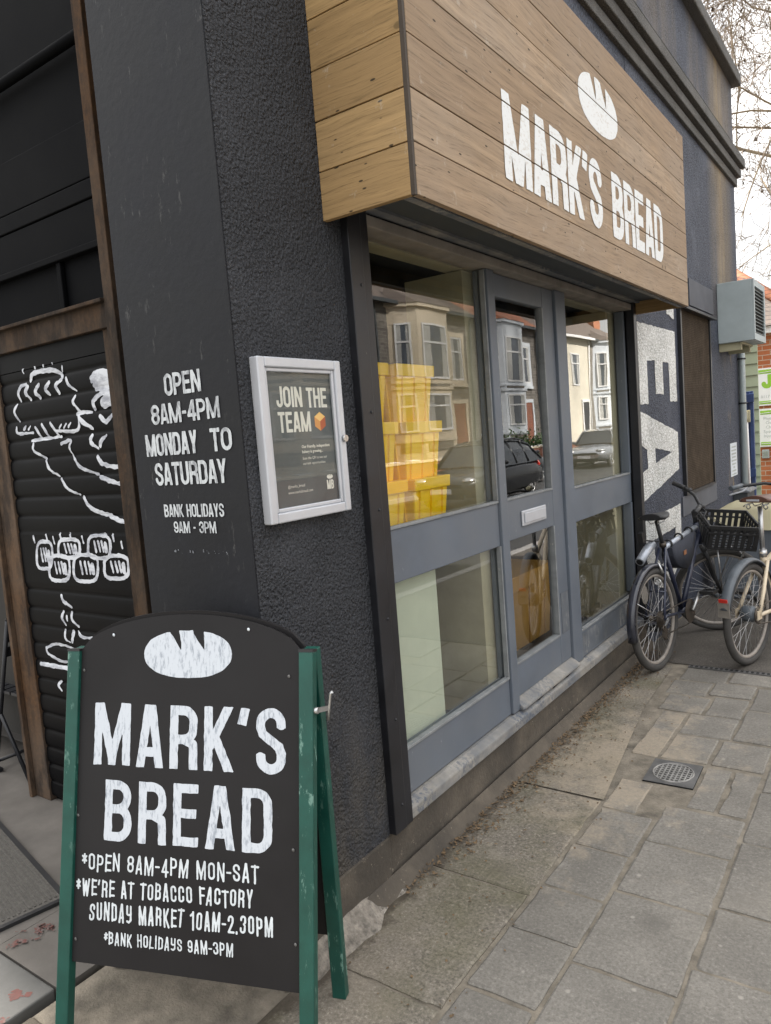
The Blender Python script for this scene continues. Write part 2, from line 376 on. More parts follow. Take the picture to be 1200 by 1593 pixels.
M['rough'] = render_mat('roughcast_black', (.0335, .035, .0395))
M['rough_far'] = render_mat('roughcast_blue_grey', (.050, .056, .075), brown=True, fs=.45)
M['smooth'] = simple('smooth_black_masonry_paint', (.0118, .0126, .0160), .62, var=.35, scale=3, bump=.35, bscale=35, bdist=.004, spec=.22, chips=.60, chipc=(.055, .055, .056), streak=True, tone=(.0145, .015, .017))
M['block'] = simple('grey_blue_flat_render', (.085, .09, .105), .75, var=.25, scale=4, bump=.2, bscale=60)
M['plinth'] = simple('stained_concrete', (.105, .088, .068), .9, var=.45, scale=5, bump=.7, bscale=60, bdist=.006, chips=.6, chipc=(.27, .23, .18), tone=(.055, .047, .038))
M['fillet'] = simple('crumbling_mortar', (.20, .178, .15), .9, var=.6, scale=40, bump=.7, bscale=90, bdist=.006, chips=.5, chipc=(.33, .30, .26))
M['cornice'] = render_mat('weathered_cornice_render', (.082, .077, .070))
M['black_steel'] = simple('black_gloss_steel', (.0125, .013, .016), .42, .0, var=.4, scale=7, bump=.15, bscale=30, bdist=.002, chips=.66, chipc=(.22, .20, .18), spec=.45)
M['frame'] = simple('grey_blue_timber_paint', (.116, .136, .166), .48, var=.14, scale=4, bump=.12, bscale=40, bdist=.001, chips=.645, chipc=(.30, .31, .32), streak=True, tone=(.135, .15, .172))
M['frame_worn'] = simple('scuffed_grey_timber_paint', (.11, .124, .142), .6, var=.25, scale=5, bump=.3, bscale=50, bdist=.002, chips=.52, chipc=(.30, .29, .27), streak=True)
M['bead'] = simple('bare_glazing_bead', (.22, .23, .235), .6, var=.3, scale=9, bump=.1, chips=.6, chipc=(.4, .38, .34))
M['sill'] = simple('worn_timber_sill', (.27, .255, .23), .8, var=.35, scale=7, bump=.5, bscale=30, bdist=.003, chips=.5, chipc=(.10, .115, .14), tone=(.13, .14, .155))
M['lintel'] = simple('dusty_grey_lintel', (.26, .235, .205), .85, var=.3, scale=6, bump=.3)
M['soffit'] = simple('charcoal_soffit_board', (.055, .062, .066), .7, var=.2, scale=3, bump=.1)
M['dark'] = simple('sooty_black_timber', (.012, .012, .013), .7, var=.3, scale=4, bump=.3, bscale=30)
M['board_black'] = simple('black_boards_with_shade', (.0022, .0024, .0031), .7, var=.35, scale=2.5, bump=.2, bscale=25, spec=.06)  # black paint taken darker still: shade from overhead is put into the colour
M['wood_front'] = wood_mat('weathered_boards_front', (.425, .302, .193), (.38, .305, .235), 'y', .154)
M['wood_side'] = wood_mat('weathered_boards_side', (.455, .298, .135), (.39, .265, .14), 'x', .154)
M['trim'] = simple('dark_corner_strip', (.055, .040, .027), .7, var=.3, scale=20)
M['glass'] = glass_mat('window_glass')
M['caseglass'] = glass_mat('case_glass', .02, dirt=False, pw=5.5)
M['white_sign'] = streak_paint('sign_white_paint', (.80, .81, .80), (.66, .63, .58), 70, (1, .5, 1), .25)
M['white_hours'] = streak_paint('lettering_white_paint', (.56, .59, .61), (.25, .26, .28), 60, (1, 1, .4), .45)
M['white_board'] = streak_paint('chalk_paint_streaks', (.55, .585, .63), (.30, .33, .375), 150, (.8, .8, .09), .32)
M['white_hand'] = simple('white_marker_paint', (.58, .62, .64), .6, var=.15, scale=30, bump=0)
M['white_mural'] = render_mat('roughcast_white', (.60, .60, .56), fs=.5)
M['white_shutter'] = streak_paint('shutter_white_paint', (.62, .64, .68), (.30, .31, .35), 30, (.3, .3, 1), .5)
M['rust'] = rust_mat('rusty_steel'); M['rust_dark'] = rust_mat('dark_rusty_steel', .55, .62)
M['slat'] = simple('black_gloss_shutter_paint', (.004, .004, .0045), .45, .0, var=.4, scale=5, bump=.15, bscale=40, chips=.70, chipc=(.05, .046, .042), spec=.06)
M['cream'] = simple('pale_green_cream_board', (.50, .55, .42), .6, var=.08, scale=3, bump=.05)
M['cream2'] = simple('dusty_cream_reveal', (.42, .39, .26), .7, var=.15, scale=4, bump=.1)
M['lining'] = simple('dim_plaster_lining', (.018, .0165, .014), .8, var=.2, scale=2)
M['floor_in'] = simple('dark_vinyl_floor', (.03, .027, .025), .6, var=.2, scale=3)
M['yellow'] = simple('yellow_crate_plastic', (.95, .615, .006), .36, var=.06, scale=5, bump=.05, spec=.5)
M['tan'] = simple('ochre_crate_board', (.50, .27, .05), .6, var=.15, scale=5, bump=.1)
M['slab'] = paving_mat('concrete_paving_slabs', (.218, .202, .177), k=.6, tone=(.30, .268, .222), sand=True)
M['conc'] = paving_mat('exposed_aggregate_concrete', (.225, .20, .165), True, (.36, .305, .235), k=1.15, sand=True)
M['joint'] = simple('sandy_joint_dirt', (.185, .16, .125), .95, var=.5, scale=9, bump=.6, bscale=120, bdist=.006)
M['tarmac'] = paving_mat('worn_dark_tarmac', (.115, .103, .090), False, (.17, .15, .125))
M['forecourt'] = simple('smooth_grey_concrete', (.125, .113, .100), .85, var=.25, scale=4, bump=.25, bscale=90, bdist=.003, tone=(.092, .082, .071))
M['stone_step'] = simple('grey_threshold_stone', (.088, .086, .081), .8, var=.3, scale=5, bump=.3, bscale=70)
M['red_paint'] = simple('faded_red_paint', (.125, .048, .040), .85, var=.3, scale=20, chips=.5, chipc=(.15, .14, .13))
M['road'] = paving_mat('road_asphalt', (.062, .062, .062), False, (.085, .083, .08))
M['kerb'] = simple('kerb_stone', (.27, .26, .25), .85, var=.2)
M['earth'] = simple('distant_ground', (.10, .10, .085), .9, var=.3, scale=.3)
M['iron'] = simple('worn_cast_iron', (.11, .107, .104), .6, .2, var=.35, scale=15, bump=.3, bscale=90)
M['hole'] = simple('drain_dark', (.008, .008, .008), .9)
M['alu'] = simple('brushed_aluminium', (.55, .565, .60), .42, .3, var=.08, scale=6, bump=.05)
M['chrome'] = simple('dull_chrome', (.5, .5, .5), .3, .9, var=.1, scale=20)
M['poster'] = simple('charcoal_poster_with_reflection', (.080, .090, .092), .45, var=.2, scale=8, bump=.04)  # charcoal lifted: the case glass's grey reflection is put into the colour
M['poster_ink'] = simple('poster_cream_ink', (.66, .64, .57), .6, var=.06, bump=0)
M['bread_o'] = simple('poster_orange', (.62, .27, .07), .6, var=.1); M['bread_y'] = simple('poster_yellow', (.82, .50, .16), .6, var=.1); M['bread_r'] = simple('poster_red_brown', (.42, .10, .035), .6, var=.1)
M['green'] = simple('worn_dark_green_paint', (.0055, .062, .046), .42, var=.22, scale=8, bump=.2, bscale=40, chips=.575, chipc=(.12, .23, .19), streak=True, spec=.5)
M['slate_board'] = simple('black_chalkboard', (.0118, .0108, .0114), .55, var=.25, scale=2.5, spec=.25, bump=.06, bscale=60, chips=.72, chipc=(.14, .14, .14), tone=(.017, .016, .0168))
M['edge_ply'] = simple('worn_ply_edge', (.05, .042, .034), .8, var=.4, scale=30)
M['galv'] = simple('galvanised_grey', (.38, .43, .44), .5, .25, var=.1, scale=4, bump=.05, chips=.70, chipc=(.2, .19, .17))
M['galv_d'] = simple('dark_louvre_gap', (.02, .02, .02), .8)
M['paper'] = simple('white_notice_paper', (.62, .66, .70), .6, var=.08, bump=0)
M['ink'] = simple('grey_ink', (.16, .17, .19), .7, bump=0)
M['ink_l'] = simple('pale_grey_ink', (.42, .45, .43), .7, bump=0)
M['lime'] = simple('lime_green_print', (.27, .50, .045), .6, var=.05, bump=0)
M['grid'] = simple('worn_grid_bars', (.27, .26, .245), .6, .2, var=.3, scale=20); M['mesh'] = metal_grille(); M['mesh_back'] = simple('dusty_dark_screen', (.022, .018, .014), .9, var=.4, scale=5)
M['blue_gate'] = simple('navy_blue_gate_paint', (.035, .065, .17), .45, var=.2, scale=6, chips=.66, chipc=(.3, .3, .32))
M['sage'] = simple('sage_green_cladding', (.33, .39, .26), .6, var=.1, scale=4)
M['brick'] = brick_mat('orange_red_brick', (.40, .125, .05), (.47, .17, .075), (.50, .42, .33))
M['brick_red'] = brick_mat('dark_red_brick', (.26, .085, .05), (.32, .11, .06), (.30, .26, .22))
M['rubble'] = brick_mat('dark_rubble_stone', (.15, .135, .12), (.27, .245, .21), (.32, .30, .27), .62)
M['bath'] = simple('bath_stone', (.62, .535, .41), .8, var=.12, scale=4, bump=.15)
M['palerender'] = simple('pale_blue_stucco', (.66, .70, .74), .7, var=.06, scale=3)
M['creamrender'] = simple('cream_render_wall', (.62, .575, .475), .8, var=.1, scale=3, bump=.2)
M['upvc'] = simple('white_window_frame', (.80, .80, .79), .45, var=.03, bump=0)
M['roof'] = brick_mat('slate_roof_tiles', (.13, .105, .09), (.19, .15, .125), (.06, .05, .045), 1.0)
M['roof_red'] = brick_mat('red_clay_roof_tiles', (.34, .13, .07), (.40, .17, .09), (.12, .06, .04), 1.0)
M['curtain'] = simple('net_curtain', (.42, .42, .40), .8, var=.2, scale=12)
M['pane'] = simple('house_window_pane', (.07, .085, .105), .06, 0, var=.3, scale=2, bump=0, spec=.9)
M['carpaint'] = simple('black_car_paint', (.010, .011, .013), .22, 0, var=.1, bump=0, spec=.3, coat=.35)
M['carsilver'] = simple('silver_car_paint', (.30, .31, .33), .25, .5, var=.05, bump=0, coat=1.0)
M['carglass'] = simple('car_glass', (.02, .023, .027), .05, 0, var=.1, bump=0, spec=.8)
M['tyre'] = simple('dusty_black_rubber', (.055, .052, .049), .8, var=.25, scale=12, bump=.5, bscale=110, bdist=.003)
M['rim'] = simple('alloy_rim', (.38, .38, .38), .4, .6, var=.2, scale=15)
M['rim_dirty'] = simple('dusty_rim', (.30, .27, .24), .6, .25, var=.3, scale=15)
M['bin_blue'] = simple('blue_recycling_plastic', (.03, .10, .48), .5, var=.05)
M['bin_black'] = simple('black_bin_plastic', (.015, .015, .016), .5)
M['leaf'] = simple('hedge_leaves', (.06, .11, .025), .6, var=.5, scale=5)
M['bark'] = simple('pale_mottled_bark', (.20, .155, .105), .85, var=.4, scale=5, bump=.5, bscale=30, bdist=.02, tone=(.30, .24, .16))
M['twig'] = simple('thin_brown_twigs', (.19, .145, .105), .9, var=.3, scale=3, bump=0)
M['bud'] = simple('dry_seed_clusters', (.06, .04, .026), .9, var=.4, scale=3, bump=0)
M['mat_rubber'] = simple('ribbed_rubber_mat', (.095, .088, .078), .9, var=.3, scale=60, bump=.6, bscale=140, bdist=.006)
M['navy_frame'] = simple('dark_blue_bike_paint', (.016, .021, .045), .35, 0, var=.2, scale=12, bump=.05, chips=.66, chipc=(.3, .3, .32), coat=.4)
M['silver_frame'] = simple('pale_silver_bike_tube', (.42, .45, .50), .35, .4, var=.12, scale=12)
M['cream_frame'] = simple('cream_bike_paint', (.62, .52, .38), .4, 0, var=.12, scale=12, chips=.66, chipc=(.18, .12, .08))
M['black_plastic'] = simple('matt_black_plastic', (.016, .016, .017), .55, var=.25, scale=20, bump=.1)
M['guard_navy'] = simple('scratched_navy_mudguard', (.018, .020, .031), .3, 0, var=.3, scale=15, bump=.05, chips=.68, chipc=(.35, .35, .37), coat=.5)
M['guard_grey'] = simple('slate_blue_mudguard', (.085, .098, .112), .4, 0, var=.2, scale=15, bump=.05)
M['flap'] = simple('dusty_rubber_flap', (.21, .19, .165), .8, var=.2, scale=20)
M['red_reflect'] = simple('red_reflector', (.50, .03, .02), .3, bump=0)
M['saddle_brown'] = simple('brown_leather', (.11, .052, .036), .42, 0, var=.2, scale=15, bump=.1)
M['bag'] = simple('navy_bag_cloth', (.024, .027, .038), .8, var=.3, scale=20, bump=.4, bscale=200)
M['bag_tag'] = simple('orange_brown_patch', (.30, .13, .06), .7)
M['cassette'] = simple('oily_steel', (.10, .085, .07), .45, .7, var=.3, scale=25)
M['tarp'] = simple('cream_tarpaulin', (.66, .60, .40), .6, var=.06, scale=4, bump=.1, bscale=20)
M['box_grey'] = simple('blue_grey_box_side', (.115, .13, .15), .6, var=.1)
M['litter'] = simple('dry_leaf_litter', (.15, .10, .055), .9, var=.5, scale=40)
M['navy_clad'] = simple('dark_navy_cladding', (.013, .016, .024), .6, var=.3, scale=5)
M['red_timber'] = simple('red_brown_timber', (.16, .052, .026), .75, var=.4, scale=8, bump=.4, bscale=30)

# ---------------------------------------------------------------- lettering: strokes -> one flat mesh
def arc(cx, cy, rx, ry, a0, a1, n=8):
    return [(cx+rx*math.cos(R_(a0+(a1-a0)*i/n)), cy+ry*math.sin(R_(a0+(a1-a0)*i/n))) for i in range(n+1)]
GW = {'M': 1.38, 'W': 1.42, 'I': .36, "'": .34, '-': .55, '.': .32, ' ': .55, '1': .62, 'L': .86, 'E': .88, 'F': .86, 'T': .92, 'J': .86, '*': .7, 'N': 1.06}
def glyph(c, W, s, h=1.0):
    """centre lines in a box W wide and 1 high, s = stroke width"""
    l, r, b, t = s/2, W-s/2, s/2, 1-s/2; m = W/2; R = min((r-l)/2, .3); q = r-l
    loop = lambda y0, y1, R=R: arc(r-R, y1-R, R, R, 0, 90)+arc(l+R, y1-R, R, R, 90, 180)+arc(l+R, y0+R, R, R, 180, 270)+arc(r-R, y0+R, R, R, 270, 360)+[(r, y1-R)]
    bowl = lambda y0, y1, x1=r: [(l, y1)]+arc(x1-R, y1-min(R, (y1-y0)/2), R, min(R, (y1-y0)/2), 90, 0)+arc(x1-R, y0+min(R, (y1-y0)/2), R, min(R, (y1-y0)/2), 0, -90)+[(l, y0)]
    V = lambda x: [(x, 0), (x, 1)]
    if c == 'A': k = s*.16; return [[(l-s*.03, -.02), (m-k, 1.02)], [(r+s*.03, -.02), (m+k, 1.02)], [(l+.22*q, .25), (r-.22*q, .25)]]
    if c == 'B': return [V(l), bowl(.53, t, r-.04*q), bowl(b, .53)]
    if c == 'C': return [[(r, .66)]+arc(r-R, t-R, R, R, 0, 90)+arc(l+R, t-R, R, R, 90, 180)+arc(l+R, b+R, R, R, 180, 270)+arc(r-R, b+R, R, R, 270, 360)+[(r, .34)]]
    if c == 'D': return [V(l), bowl(b, t)]
    if c == 'E': return [V(l), [(l, t), (W, t)], [(l, .52), (W-.12*q, .52)], [(l, b), (W, b)]]
    if c == 'F': return [V(l), [(l, t), (W, t)], [(l, .5), (W-.12*q, .5)]]
    if c == 'H': return [V(l), V(r), [(l, .52), (r, .52)]]
    if c == 'I': return [V(m)]
    if c == 'J': return [[(r, 1)]+arc(r-R, b+R, R, R, 0, -90)+arc(l+R, b+R, R, R, 270, 180)+[(l, .33)]]
    if c == 'K': return [V(l), [(r+.02, 1.03), (l+.02, .36)], [(l+.28*q, .56), (r+.03, -.03)]]
    if c == 'L': return [V(l), [(l, b), (W, b)]]
    if c == 'M': return [V(l), V(r), [(l+.02, 1.03), (m, .12)], [(r-.02, 1.03), (m, .12)], [(m, .0), (m, .2)]] if s < .16 else [V(l), V(r), [(l, 1.03), (m+.0, -.03)], [(r, 1.03), (m-.0, -.03)]]
    if c == 'N': return [V(l), V(r), [(l, 1.02), (r, -.02)]]
    if c in 'O0': return [loop(b, t)]
    if c == 'P': return [V(l), bowl(.44, t)]
    if c == 'R': return [V(l), bowl(.47, t), [(m, .47), (r-.02*q, .40), (r, .28), (r+.01, 0)] if s < .2 else [(m-.1*q, .5), (r+.02, -.03)]]
    if c == 'S': return [[(r, .70)]+arc(r-R, t-R, R, R, 0, 90)+arc(l+R, t-R, R, R, 90, 180)+[(l, .70), (l+.10*q, .60), (r-.10*q, .41), (r, .31)]+arc(r-R, b+R, R, R, 0, -90)+arc(l+R, b+R, R, R, 270, 180)+[(l, .30)]]
    if c == 'T': return [V(m), [(0, t), (W, t)]]
    if c == 'U': return [[(l, 1)]+arc(l+R, b+R, R, R, 180, 270)+arc(r-R, b+R, R, R, 270, 360)+[(r, 1)]]
    if c == 'V': return [[(l, 1.02), (m, -.02)], [(r, 1.02), (m, -.02)]]
    if c == 'W': return [[(l, 1.02), (l+.24*q, -.02)], [(l+.24*q, -.02), (m, .9)], [(m, .9), (r-.24*q, -.02)], [(r, 1.02), (r-.24*q, -.02)]]
    if c == 'X': return [[(l, 1.02), (r, -.02)], [(r, 1.02), (l, -.02)]]
    if c == 'Y': return [[(m, 0), (m, .42)], [(l, 1.03), (m, .38)], [(r, 1.03), (m, .38)]]
    if c == 'y': return [[(l, 1), (l, .62)]+arc(l+R, .5+R*.6, R, R*.6, 180, 270)+arc(r-R, .5+R*.6, R, R*.6, 270, 360), [(r, 1), (r, .2), (m, b), (l, b+.06)]]
    if c == '1': return [V(r-.1*q), [(0, .80), (r-.1*q, t)]]
    if c == '2': return [[(l, .70)]+arc(l+R, t-R, R, R, 180, 90)+arc(r-R, t-R, R, R, 90, 0)+[(r, .62), (l, b), (W, b)]]
    if c == '3': return [[(l, .74)]+arc(l+R, t-R, R, R, 180, 90)+arc(r-R, t-R, R, R, 90, 0)+[(r, .60), (m+.05, .52), (r, .44)]+arc(r-R, b+R, R, R, 0, -90)+arc(l+R, b+R, R, R, 270, 180)+[(l, .28)]]
    if c == '4': return [[(r-.22*q, 0), (r-.22*q, 1)], [(r-.22*q, 1.0), (l, .28), (W, .28)]]
    if c == '5': return [[(W, t), (l, t), (l, .55), (m, .6)]+arc(r-R, .6-R, R, R, 90, 0)+arc(r-R, b+R, R, R, 0, -90)+arc(l+R, b+R, R, R, 270, 180)]
    if c == '8': return [loop(.5, t, min(R, .22)), loop(b, .52, min(R, .24))]
    if c == '9': return [loop(.42, t, min(R, .28)), [(r, .6), (r, .3)]+arc(r-R, b+R, R, R, 0, -90)+arc(l+R, b+R, R, R, 270, 180)]
    if c == "'": return [[(m+.02, 1), (m-.04, .74)]]
    if c == '-': return [[(.06*W, .46), (W*.94, .46)]]
    if c == '.': return [[(m, 0), (m, s)]]
    if c == '*': return [[(m, .95), (m, .40)], [(l*.5, .82), (W-l*.5, .54)], [(l*.5, .54), (W-l*.5, .82)]]
    if c == '_': return [[(0, 0), (W, 0)]]
    return []
def lay(text, x0, x1, y0, h, s, gap=.07, jit=0, clip=True, slope=0, widths=None):
    """-> list of (polyline, half-width, y-range) filling x0..x1 with capitals h high; s = stroke width as a share of h"""
    gw = [GW.get(c, 1.0) for c in text]; n = len(text)
    k = ((x1-x0)/h-gap*(n-1))/sum(gw); out_ = []; x = 0
    for i, c in enumerate(text):
        W = gw[i]*k; dy = rng.normal(0, jit); tw = rng.normal(0, jit)
        for pl in glyph(c, W, min(s, W*.6)):
            P = [(x0+h*(x+px+tw*(py-.5)), y0+slope*(x0+h*(x+px)-x0)+h*(py+dy)) for px, py in pl]
            out_.append((P, h*s/2, (y0+h*dy+slope*h*x, y0+h*(1+dy)+slope*h*x) if clip else None))
        x += W+gap
    return out_
def vnoise(shape, step, seed):
    g = np.random.default_rng(seed).normal(size=(int(shape[0]/step)+3, int(shape[1]/step)+3))
    i = np.arange(shape[0])/step; j = np.arange(shape[1])/step; a = i.astype(int); b = j.astype(int); fi = (i-a)[:, None]; fj = (j-b)[None]
    return (g[a][:, b]*(1-fi)*(1-fj)+g[a+1][:, b]*fi*(1-fj)+g[a][:, b+1]*(1-fi)*fj+g[a+1][:, b+1]*fi*fj)
def field(strokes, X, Y, rnd=False):
    D = np.full((len(X), len(Y)), 9.0)
    for P, hw, yr in strokes:
        P = np.array(P, float); h2 = 2*np.max(hw); xs = (P[:, 0].min()-h2, P[:, 0].max()+h2); ys = (P[:, 1].min()-h2, P[:, 1].max()+h2)
        i0, i1 = np.searchsorted(X, xs); j0, j1 = np.searchsorted(Y, ys); i0 = max(0, i0-1); j0 = max(0, j0-1); i1 += 1; j1 += 1
        x = X[i0:i1, None]; y = Y[None, j0:j1]
        if x.size == 0 or y.size == 0: continue
        d = np.full((x.shape[0], y.shape[1]), 9.0); n = len(P)
        hws = [hw]*n if np.isscalar(hw) else hw
        for k in range(n-1):
            p, q = P[k], P[k+1]; L = np.hypot(*(q-p))
            if L < 1e-9: continue
            u = (q-p)/L; a = (x-p[0])*u[0]+(y-p[1])*u[1]; bb = np.abs(-(x-p[0])*u[1]+(y-p[1])*u[0])
            tt = np.clip(a/L, 0, 1); hh = hws[k]*(1-tt)+hws[k+1]*tt
            d = np.minimum(d, np.maximum(bb-hh, np.maximum(-a, a-L)))
        for k in range(0 if rnd else 1, n if rnd else n-1):
            d = np.minimum(d, np.hypot(x-P[k][0], y-P[k][1])-hws[k])
        if yr: d = np.maximum(d, np.maximum(y-yr[1], yr[0]-y))
        D[i0:i1, j0:j1] = np.minimum(D[i0:i1, j0:j1], d)
    return D
def polyfield(poly, X, Y):
    P = np.array(poly, float); n = len(P); x = X[:, None]; y = Y[None]
    d = np.full((len(X), len(Y)), 9.0); ins = np.zeros(d.shape, bool)
    for k in range(n):
        p, q = P[k], P[(k+1) % n]; e = q-p; L2 = max((e**2).sum(), 1e-12)
        t = np.clip(((x-p[0])*e[0]+(y-p[1])*e[1])/L2, 0, 1); d = np.minimum(d, np.hypot(x-p[0]-t*e[0], y-p[1]-t*e[1]))
        c = (p[1] > y) != (q[1] > y); xi = p[0]+(y-p[1])*e[0]/(e[1] if abs(e[1]) > 1e-12 else 1e-12); ins ^= c & (x < xi)
    return np.where(ins, -d, d)
def contour(D, X, Y, mapf, mb, merge=True):
    """filled area D<0 as flat polygons"""
    neg = D < 0; C = D.shape[1]-1; idx = {}
    def vert(key, u, v):
        if key not in idx: idx[key] = len(mb.v); mb.v.append(tuple(map(float, mapf(u, v))))
        return idx[key]
    for i in range(D.shape[0]-1):
        full = neg[i, :-1] & neg[i, 1:] & neg[i+1, :-1] & neg[i+1, 1:]
        any_ = neg[i, :-1] | neg[i, 1:] | neg[i+1, :-1] | neg[i+1, 1:]
        j = 0
        J = np.nonzero(any_)[0]
        last = -1
        for j in J:
            if j <= last: continue
            if full[j]:
                k = j
                while merge and k+1 < C and full[k+1]: k += 1
                f = [vert((i, j), X[i], Y[j]), vert((i+1, j), X[i+1], Y[j]), vert((i+1, k+1), X[i+1], Y[k+1]), vert((i, k+1), X[i], Y[k+1])]
                mb.f.append(f); mb.sm.append(False); last = k
            else:
                cs = [(i, j), (i+1, j), (i+1, j+1), (i, j+1)]; f = []
                for a in range(4):
                    p, q = cs[a], cs[(a+1) % 4]; dp, dq = D[p], D[q]
                    if dp < 0: f.append(vert(p, X[p[0]], Y[p[1]]))
                    if (dp < 0) != (dq < 0):
                        t = dp/(dp-dq); f.append(vert((min(p, q), max(p, q)), X[p[0]]+t*(X[q[0]]-X[p[0]]), Y[p[1]]+t*(Y[q[1]]-Y[p[1]])))
                if len(f) > 2: mb.f.append(f); mb.sm.append(False)
def grid(strokes, cell, extra=()):
    A = np.array([p for P, hw, _ in strokes for p in P]+[p for e in extra for p in e]); h = max([np.max(s[1]) for s in strokes]+[0])*1.5+2*cell
    return np.arange(A[:, 0].min()-h, A[:, 0].max()+h+cell, cell), np.arange(A[:, 1].min()-h, A[:, 1].max()+h+cell, cell)
def paint(name, strokes, mapf, m, parent, cell=.003, wob=0, holes=0, rnd=False, seams=None, seed=1, flip=False, polys=(), cuts=(), wstep=6):
    X, Y = grid(strokes, cell, polys); D = field(strokes, X, Y, rnd)
    for p in polys: D = np.minimum(D, polyfield(p, X, Y))
    for p in cuts: D = np.maximum(D, -polyfield(p, X, Y))
    if wob: D = D+wob*vnoise(D.shape, wstep, seed)
    if holes:
        N = .6*vnoise(D.shape, 2.5, seed+1)+.4*vnoise(D.shape, 11, seed+2); D = np.where(N > holes, np.maximum(D, cell*.6), D)
    if seams:
        z0, pitch, wd = seams; f = np.abs(((Y-z0)/pitch)-np.round((Y-z0)/pitch))*pitch; D = np.maximum(D, (wd-f)[None])
    mb = MB(); contour(D, X, Y, mapf, mb)
    if flip: mb.f = [f[::-1] for f in mb.f]
    return part(name, mb, m, parent)
# ================================================================ GROUND
def sheet(name, x0, x1, y0, y1, z, m, kind='structure'):
    mb = MB(); mb.add([(x0, y0, z), (x1, y0, z), (x1, y1, z), (x0, y1, z)], [(0, 1, 2, 3)])
    o = part(name, mb, m); o['kind'] = kind; return o
KX, FX = 2.75, 9.8       # near kerb, far kerb
sheet('ground', -300, 300, -300, 300, -.16, M['earth'])
o = sheet('road', KX, FX, -60, 160, -.11, M['road'])
# pavement: slabs each a little out of level on a bed of sandy dirt
b = MB(); b.box(-.6, KX-.14, -6, 60, -.14, -.006); o = part('pavement', b, M['joint']); o['kind'] = 'structure'
def slab(mb, x0, x1, y0, y1, g=.005, top=.0):
    """one flag with worn, slightly ragged edges and rounded corners"""
    j = lambda s_=.0035: rng.uniform(-s_, s_); x0 += g+j(); x1 -= g+j(); y0 += g+j(); y1 -= g+j(); r = rng.uniform(.003, .011)
    P = []
    for (ax, ay), (bx, by), (nx, ny) in (((x0, y0), (x1, y0), (0, 1)), ((x1, y0), (x1, y1), (-1, 0)), ((x1, y1), (x0, y1), (0, -1)), ((x0, y1), (x0, y0), (1, 0))):
        L = math.hypot(bx-ax, by-ay); n = max(3, int(L/.028)); ux, uy = (bx-ax)/L, (by-ay)/L; e = 0
        for i in range(n+1):
            t_ = r+(L-2*r)*i/n; e = .6*e+abs(rng.normal(0, .0016))+(.006 if rng.random() < .03 else 0); P.append((ax+ux*t_+nx*e, ay+uy*t_+ny*e))
    z0 = top+j()*.5; sx, sy = j(.004), j(.004); cx, cy = (x0+x1)/2, (y0+y1)/2; zf = lambda p: z0+sx*(p[0]-cx)/(x1-x0)+sy*(p[1]-cy)/(y1-y0)
    n = len(P); k = lambda p, d: (p[0]+(cx-p[0])/max(.001, math.hypot(cx-p[0], cy-p[1]))*d, p[1]+(cy-p[1])/max(.001, math.hypot(cx-p[0], cy-p[1]))*d)
    I = [k(p, .008) for p in P]; V = [(p[0], p[1], -.012) for p in P]+[(p[0], p[1], zf(p)-.004) for p in P]+[(p[0], p[1], zf(p)) for p in I]
    mb.add(V, [(i, (i+1) % n, n+(i+1) % n, n+i) for i in range(n)]+[(n+i, n+(i+1) % n, 2*n+(i+1) % n, 2*n+i) for i in range(n)]+[list(range(2*n, 3*n))])
s_ = MB()
cols = [(.453, .684, [-3.0, -2.4, -1.8, -1.2, -.6, 0, .35, .72, 1.1, 1.43, 1.745, 2.047, 2.312, 2.606, 2.93]),
        (.687, 1.003, [-3.0, -2.4, -1.8, -1.2, -.6, -.2, .2, .65, 1.1, 1.55, 1.985, 2.395, 2.755, 3.07]),
        (1.007, 1.461, [-3.1, -2.5, -1.9, -1.3, -.7, -.1, .5, 1.1, 1.66, 2.13, 2.455, 2.90, 3.35, 3.85, 4.29]),
        (1.465, 2.0, [-3.0, -2.35, -1.75, -1.15, -.55, .05, .65, 1.25, 1.8, 2.4, 2.95, 3.5, 4.0, 4.45]),
        (2.005, 2.6, [-3.2, -2.6, -2, -1.4, -.8, -.2, .4, 1, 1.6, 2.2, 2.8, 3.4, 4, 4.6])]
for x0, x1, ys in cols:
    for a, c in zip(ys[:-1], ys[1:]): slab(s_, x0, x1, a, c, .0025+rng.uniform(0, .002))
# smaller setts round the drain and beyond it
for x0, x1, y0, y1 in [(.455, .60, 2.935, 3.22), (.76, .88, 3.08, 3.50), (.885, 1.0, 3.08, 3.50), (.40, .535, 3.50, 4.12), (.54, .76, 3.52, 3.83), (.765, 1.0, 3.52, 3.83),
                       (.54, .80, 3.84, 4.12), (.805, 1.0, 3.84, 4.28), (.36, .60, 4.13, 4.40), (.605, .80, 4.13, 4.44), (.33, .56, 4.41, 4.655), (.565, .80, 4.45, 4.69), (.805, 1.0, 4.29, 4.66),
                       (.35, .62, 4.67, 4.90), (.625, .90, 4.70, 4.90), (.905, 1.3, 4.30, 4.90), (1.305, 1.75, 4.46, 4.90), (1.755, 2.2, 4.61, 4.90), (2.205, 2.6, 4.61, 4.90)]:
    slab(s_, x0, x1, y0, y1, .004)
o = part('pavement', s_, M['slab']); o['kind'] = 'structure'
c_ = MB()
for y0, y1 in [(-4, -1.9), (-1.9, -.2), (-.2, 1.0), (1.0, 1.62), (1.62, 2.222), (2.222, 2.98)]: slab(c_, -.6 if y1 < 1.47 else .012, .45, y0, min(y1, 9), .003, .001)
c_.add([(.012, 2.985, .001), (.45, 2.985, .001), (.30, 4.1, .001), (.26, 4.9, .001), (.012, 4.9, .001)], [(0, 1, 2, 3, 4)])
c_.add([(-.56, 1.45, .001), (.009, 1.45, .001), (.009, 1.50, .001), (-.56, 1.50, .001)], [(0, 1, 2, 3)])
o = part('pavement', c_, M['conc']); o['kind'] = 'structure'
